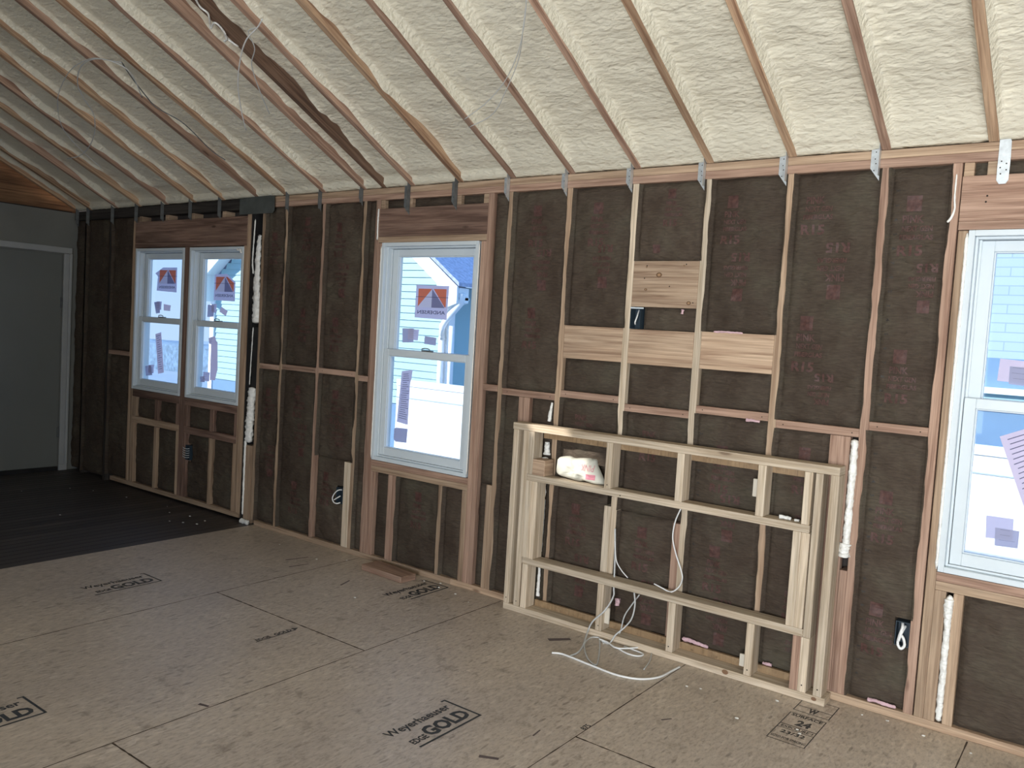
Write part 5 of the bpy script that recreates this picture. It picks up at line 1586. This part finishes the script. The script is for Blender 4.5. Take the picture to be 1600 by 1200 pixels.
cable('hanging_cable', [DC['G']], M['steel_dull'], 'dark thin cable stapled along a left rafter', 0.0035)
FLC = DATA['fl']
cable('drop_cable', [FLC['F1']], M['cable_grey'], 'white cable dropping through the pale frame and bending onto the floor at left', 0.0045)
cable('drop_cable', [FLC['F2']], M['cable'], 'thin white cable curving down to the lower shelf left of centre', 0.003)
cable('drop_cable', [FLC['F3']], M['cable'], 'white cable looping down beside the short pinkish stud', 0.0036)
cable('drop_cable', [FLC['F4']], M['cable_grey'], 'grey white cable under the lower shelf reaching the floor coil', 0.004)
cable('drop_cable', [FLC['F5']], M['cable_grey'], 'short grey cable crossing another under the lower shelf', 0.0035)
cable('floor_cable', [FLC['F6']], M['cable_grey'], 'small closed cable loop on the floor in front of the pale frame', 0.0035)
cable('floor_cable', [FLC['F7'], FLC['F8']], M['cable'], 'bright twisted cable end on the floor touching the bottom rail', 0.0045)
cable('floor_cable', [FLC['F9']], M['cable'], 'long white cable curving across the floor in front of the pale frame', 0.0052)
cable('floor_cable', [FLC['F10']], M['cable_grey'], 'short loose cable end on the floor right of the coil', 0.003)

# ------------------------------------------------------------------ loose things
bm = bmesh.new()
add_box(bm, -0.185, 0.185, -0.07, 0.07, 0.0005, 0.039, 0.003)
o = finish('board_offcut', bm, M['red'], origin=(0, 0, 0))
for v in o.data.vertices:                      # worn rounded end
    if v.co.x > 0.15: v.co.y *= 0.9
o.location = (-1.895, -0.135, 0.0); o.rotation_euler = (0, 0, R(-4))
tag(o, 'short board offcut lying on the floor under the middle window', 'board')
def shim(x, z, h, w, label, y=-0.03):
    o = box('wood_shim', x - w / 2, x + w / 2, y, y + 0.012, z, z + h, M['shim'], None, 0.002); tag(o, label, 'shim')
shim(0.405, 0.875, 0.085, 0.05, 'pale rounded shim behind the right upper short post of the frame', y=-0.06)
shim(-0.345, 0.075, 0.085, 0.034, 'pale shim beside the lower left short post of the frame', y=-0.08)
shim(0.405, 0.062, 0.06, 0.034, 'pale shim beside the lower right short post of the frame', y=-0.08)
# white crumbs scattered on the floor
rc = random.Random(11)
crumbs = [(-5.5, -0.4), (-5.3, -0.3), (-5.6, -0.75), (-4.6, -0.9), (-4.2, -0.25), (-4.0, -0.2), (-3.85, -0.35), (-3.75, -0.3), (-3.8, -0.2), (-3.95, -0.4), (-4.4, -0.15),
          (-4.9, -0.22), (-2.9, -0.2), (-2.45, -0.25), (-2.3, -0.12), (-1.65, -0.07), (-1.5, -0.1), (-1.35, -0.12), (-1.2, -0.18), (-1.55, 0.0 - .03), (-0.3, -0.17), (0.25, -0.35), (0.31, -0.33), (0.62, -0.2),
          (0.78, -0.42), (0.8, -0.45), (0.95, -0.07), (1.05, -0.05), (1.2, -0.09), (-1.7, -0.6), (1.38, -0.12), (0.55, -0.5)]
for k, (x, y) in enumerate(crumbs):
    bm = bmesh.new()
    bmesh.ops.create_icosphere(bm, subdivisions=1, radius=0.0035 + 0.0035 * rc.random())
    for v in bm.verts:
        v.co = Vector((v.co.x * (1 + rc.random()), v.co.y * (1 + .5 * rc.random()), v.co.z * 0.5))
    bmesh.ops.translate(bm, verts=bm.verts, vec=(x, y, 0.0035))
    o = finish('foam_crumb', bm, M['foam_white'])
    tag(o, 'small white foam crumb lying on the %s floor' % ('dark strip' if x < FX else 'pale panel'), 'debris', 'white crumbs on the %s floor' % ('dark' if x < FX else 'pale'))

# ------------------------------------------------------------------ door in the left partition
dr = empty('door_1', (LEFT_X, -0.6, 0)); dr['kind'] = 'structure'; dr['label'] = 'plain grey-white door in the left partition wall'; dr['category'] = 'door'
X0 = LEFT_X
box('door_panel', X0 + .001, X0 + .014, -1.02, -0.105, 0.045, 2.050, M['doorpaint'], dr, .002)
box('door_gap_shade', X0 + .001, X0 + .02, -1.10, -0.105, 0.001, 0.040, M['black'], dr, 0)  # shade in the gap under the door, built as a black strip
bm = bmesh.new()
add_box(bm, X0 + .001, X0 + .022, -0.092, -0.045, 0.06, 2.062, .003)
add_box(bm, X0 + .001, X0 + .030, -0.044, -0.020, 0.06, 2.064, .003)
add_box(bm, X0 + .001, X0 + .026, -0.094, -0.020, 0.001, 0.0595, .003)
add_box(bm, X0 + .001, X0 + .022, -1.12, -0.0205, 2.0655, 2.120, .003)
add_box(bm, X0 + .001, X0 + .022, -1.12, -1.035, 0.001, 2.062, .003)
finish('door_casing', bm, M['trimpaint'], dr)
for z in (1.55, 0.32):
    box('hinge', X0 + .0145, X0 + .020, -0.118, -0.102, z, z + 0.10, M['steel_dull'], dr, 0)

# ------------------------------------------------------------------ outdoors
bm = bmesh.new(); add_box(bm, -60, 40, 0.35, 60, -0.75, -0.70)
gnd = finish('ground', bm, M['snow'], origin=(0, 10, -0.7)); gnd['kind'] = 'structure'
# long white privacy fence
fe = empty('fence', (-1.0, 4.0, -0.7)); tag(fe, 'bright white panel fence outside the middle and right windows', 'fence')
boxes('fence_panel', [(-5.95, 6.0, 4.0, 4.04, -0.70, 0.80)], M['fence'], fe)
boxes('top_rail', [(-5.95, 6.0, 3.985, 4.055, 0.80, 0.880)], M['fence'], fe)
boxes('mid_rail', [(-5.95, 6.0, 3.992, 3.9995, 0.640, 0.652)], M['seamline'], fe)
# neighbour's gabled house, left
nh = empty('neighbor_house', (-9.95, 6.5, -0.7)); tag(nh, 'house with pale lap siding and white trim seen through the middle window', 'house')
HX0, HX1, HY, HZ = -13.05, -6.93, 6.0, 2.25
bm = bmesh.new()
z = 0.30
apex = HZ + (HX1 - HX0) / 2 * 0.72
while z < apex:
    z2 = z + 0.115
    def half(zz): return (HX1 - HX0) / 2 if zz <= HZ else max(0.02, (apex - zz) / 0.72)
    cx = (HX0 + HX1) / 2
    h1 = half(z)
    vs_ = [bm.verts.new(q) for q in ((cx - h1, HY - 0.022, z), (cx + h1, HY - 0.022, z), (cx + h1, HY - 0.004, z2), (cx - h1, HY - 0.004, z2), (cx - h1, HY, z), (cx + h1, HY, z))]
    bm.faces.new([vs_[0], vs_[1], vs_[2], vs_[3]]); bm.faces.new([vs_[4], vs_[5], vs_[1], vs_[0]])
    z = z2
add_box(bm, HX0, HX1, HY, HY + 5, -0.70, HZ)
finish('siding', bm, M['siding'], nh)
box('foundation', HX0 - .01, HX1 + .01, HY - 0.03, HY - 0.001, -0.70, 0.29, M['siding_shade'], nh, 0)
bm = bmesh.new(); add_box(bm, HX1 - 0.02, HX1 + 0.11, HY - 0.05, HY + 0.1, -0.7, HZ + 0.1); add_box(bm, HX0 - 0.11, HX0 + 0.02, HY - 0.05, HY + 0.1, -0.7, HZ + 0.1)
finish('corner_trim', bm, M['whitetrim'], nh)
# rake boards, eave return and roof
cx = (HX0 + HX1) / 2
bm = bmesh.new()
for sg in (-1, 1):
    ex = cx + sg * ((HX1 - HX0) / 2 + 0.46)
    ez = HZ - 0.03
    az = ez + ((HX1 - HX0) / 2 + 0.46) * 0.72
    for (ya, yb, dz, tz) in ((HY - 0.30, HY - 0.26, 0.0, -0.26), (HY - 0.26, HY - 0.0, -0.16, -0.20)):
        p4 = [(cx, az + dz), (ex, ez + dz), (ex, ez + tz), (cx, az + tz)]
        if sg < 0: p4 = p4[::-1]
        prism('', p4, ya, yb, None, bm=bm)
    prism('', [(cx + sg * ((HX1 - HX0) / 2), HZ + 0.12), (ex, ez - 0.02), (ex, ez - 0.24), (cx + sg * ((HX1 - HX0) / 2), HZ - 0.42)], HY - 0.25, HY - 0.02, None, bm=bm)
bmesh.ops.recalc_face_normals(bm, faces=bm.faces)
finish('rake_trim', bm, M['whitetrim'], nh)
bm = bmesh.new()
for sg in (-1, 1):
    ex = cx + sg * ((HX1 - HX0) / 2 + 0.50)
    ez = HZ - 0.03; az = ez + ((HX1 - HX0) / 2 + 0.46) * 0.72
    prism('', [(cx, az + 0.08), (ex, ez + 0.06), (ex, ez + 0.001), (cx, az + 0.001)][::sg], HY - 0.31, HY + 5.3, None, bm=bm)
bmesh.ops.recalc_face_normals(bm, faces=bm.faces)
finish('roof', bm, M['roof'], nh)
bm = bmesh.new()
gp = [(-6.44, HY - 0.20, 2.12), (-6.48, HY - 0.18, 1.98), (-6.80, HY - 0.12, 1.72), (-6.90, HY - 0.10, 1.60), (-6.885, HY - 0.10, 1.40)]
tube_bm(bm, [Vector(q) for q in gp], 0.055, 8)
tube_bm(bm, [Vector((-6.70, HY - 0.10, 1.62)), Vector((-6.69, HY - 0.10, 1.0)), Vector((-6.66, HY - 0.10, -0.6))], 0.045, 8)
tube_bm(bm, [Vector((-6.90, HY - 0.10, 1.45)), Vector((-6.88, HY - 0.10, -0.6))], 0.05, 8)
finish('downspout', bm, M['whitetrim'], nh, smooth=True)
# neighbouring block wall, right
nb = empty('neighbor_building', (3.0, 6.5, -0.7)); tag(nb, 'white block building, blue shade in its colour, seen through the right window', 'building')
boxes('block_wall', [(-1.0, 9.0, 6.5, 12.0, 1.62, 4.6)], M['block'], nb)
boxes('lower_wall', [(-1.0, 9.0, 6.49, 12.0, -0.7, 1.62)], M['siding_shade'], nb)
boxes('ledge', [(-1.05, 9.0, 6.36, 6.489, 1.235, 1.30)], M['whitetrim'], nb)
boxes('ledge_apron', [(-1.02, 9.0, 6.42, 6.489, 1.08, 1.234)], M['siding'], nb)
# distant tree line
bm = bmesh.new()
prev = None
for k in range(141):
    x = -75 + k * 0.55
    h = 0.34 + 0.10 * (fbm((x * 0.25, 1.0, 2.0), 3) + 0.4)
    A = [bm.verts.new((x, 14 + dy, zz)) for dy, zz in ((0, -0.7), (0, h * .8), (1.2, h), (2.4, h * .8), (2.4, -0.7))]
    if prev:
        for q in range(4): bm.faces.new([prev[q], A[q], A[q + 1], prev[q + 1]])
    prev = A
bmesh.ops.recalc_face_normals(bm, faces=bm.faces)
tl = finish('hedge', bm, M['bluetree'], smooth=True); tag(tl, 'low bluish hedge band seen through the leftmost window', 'hedge', kind='stuff')
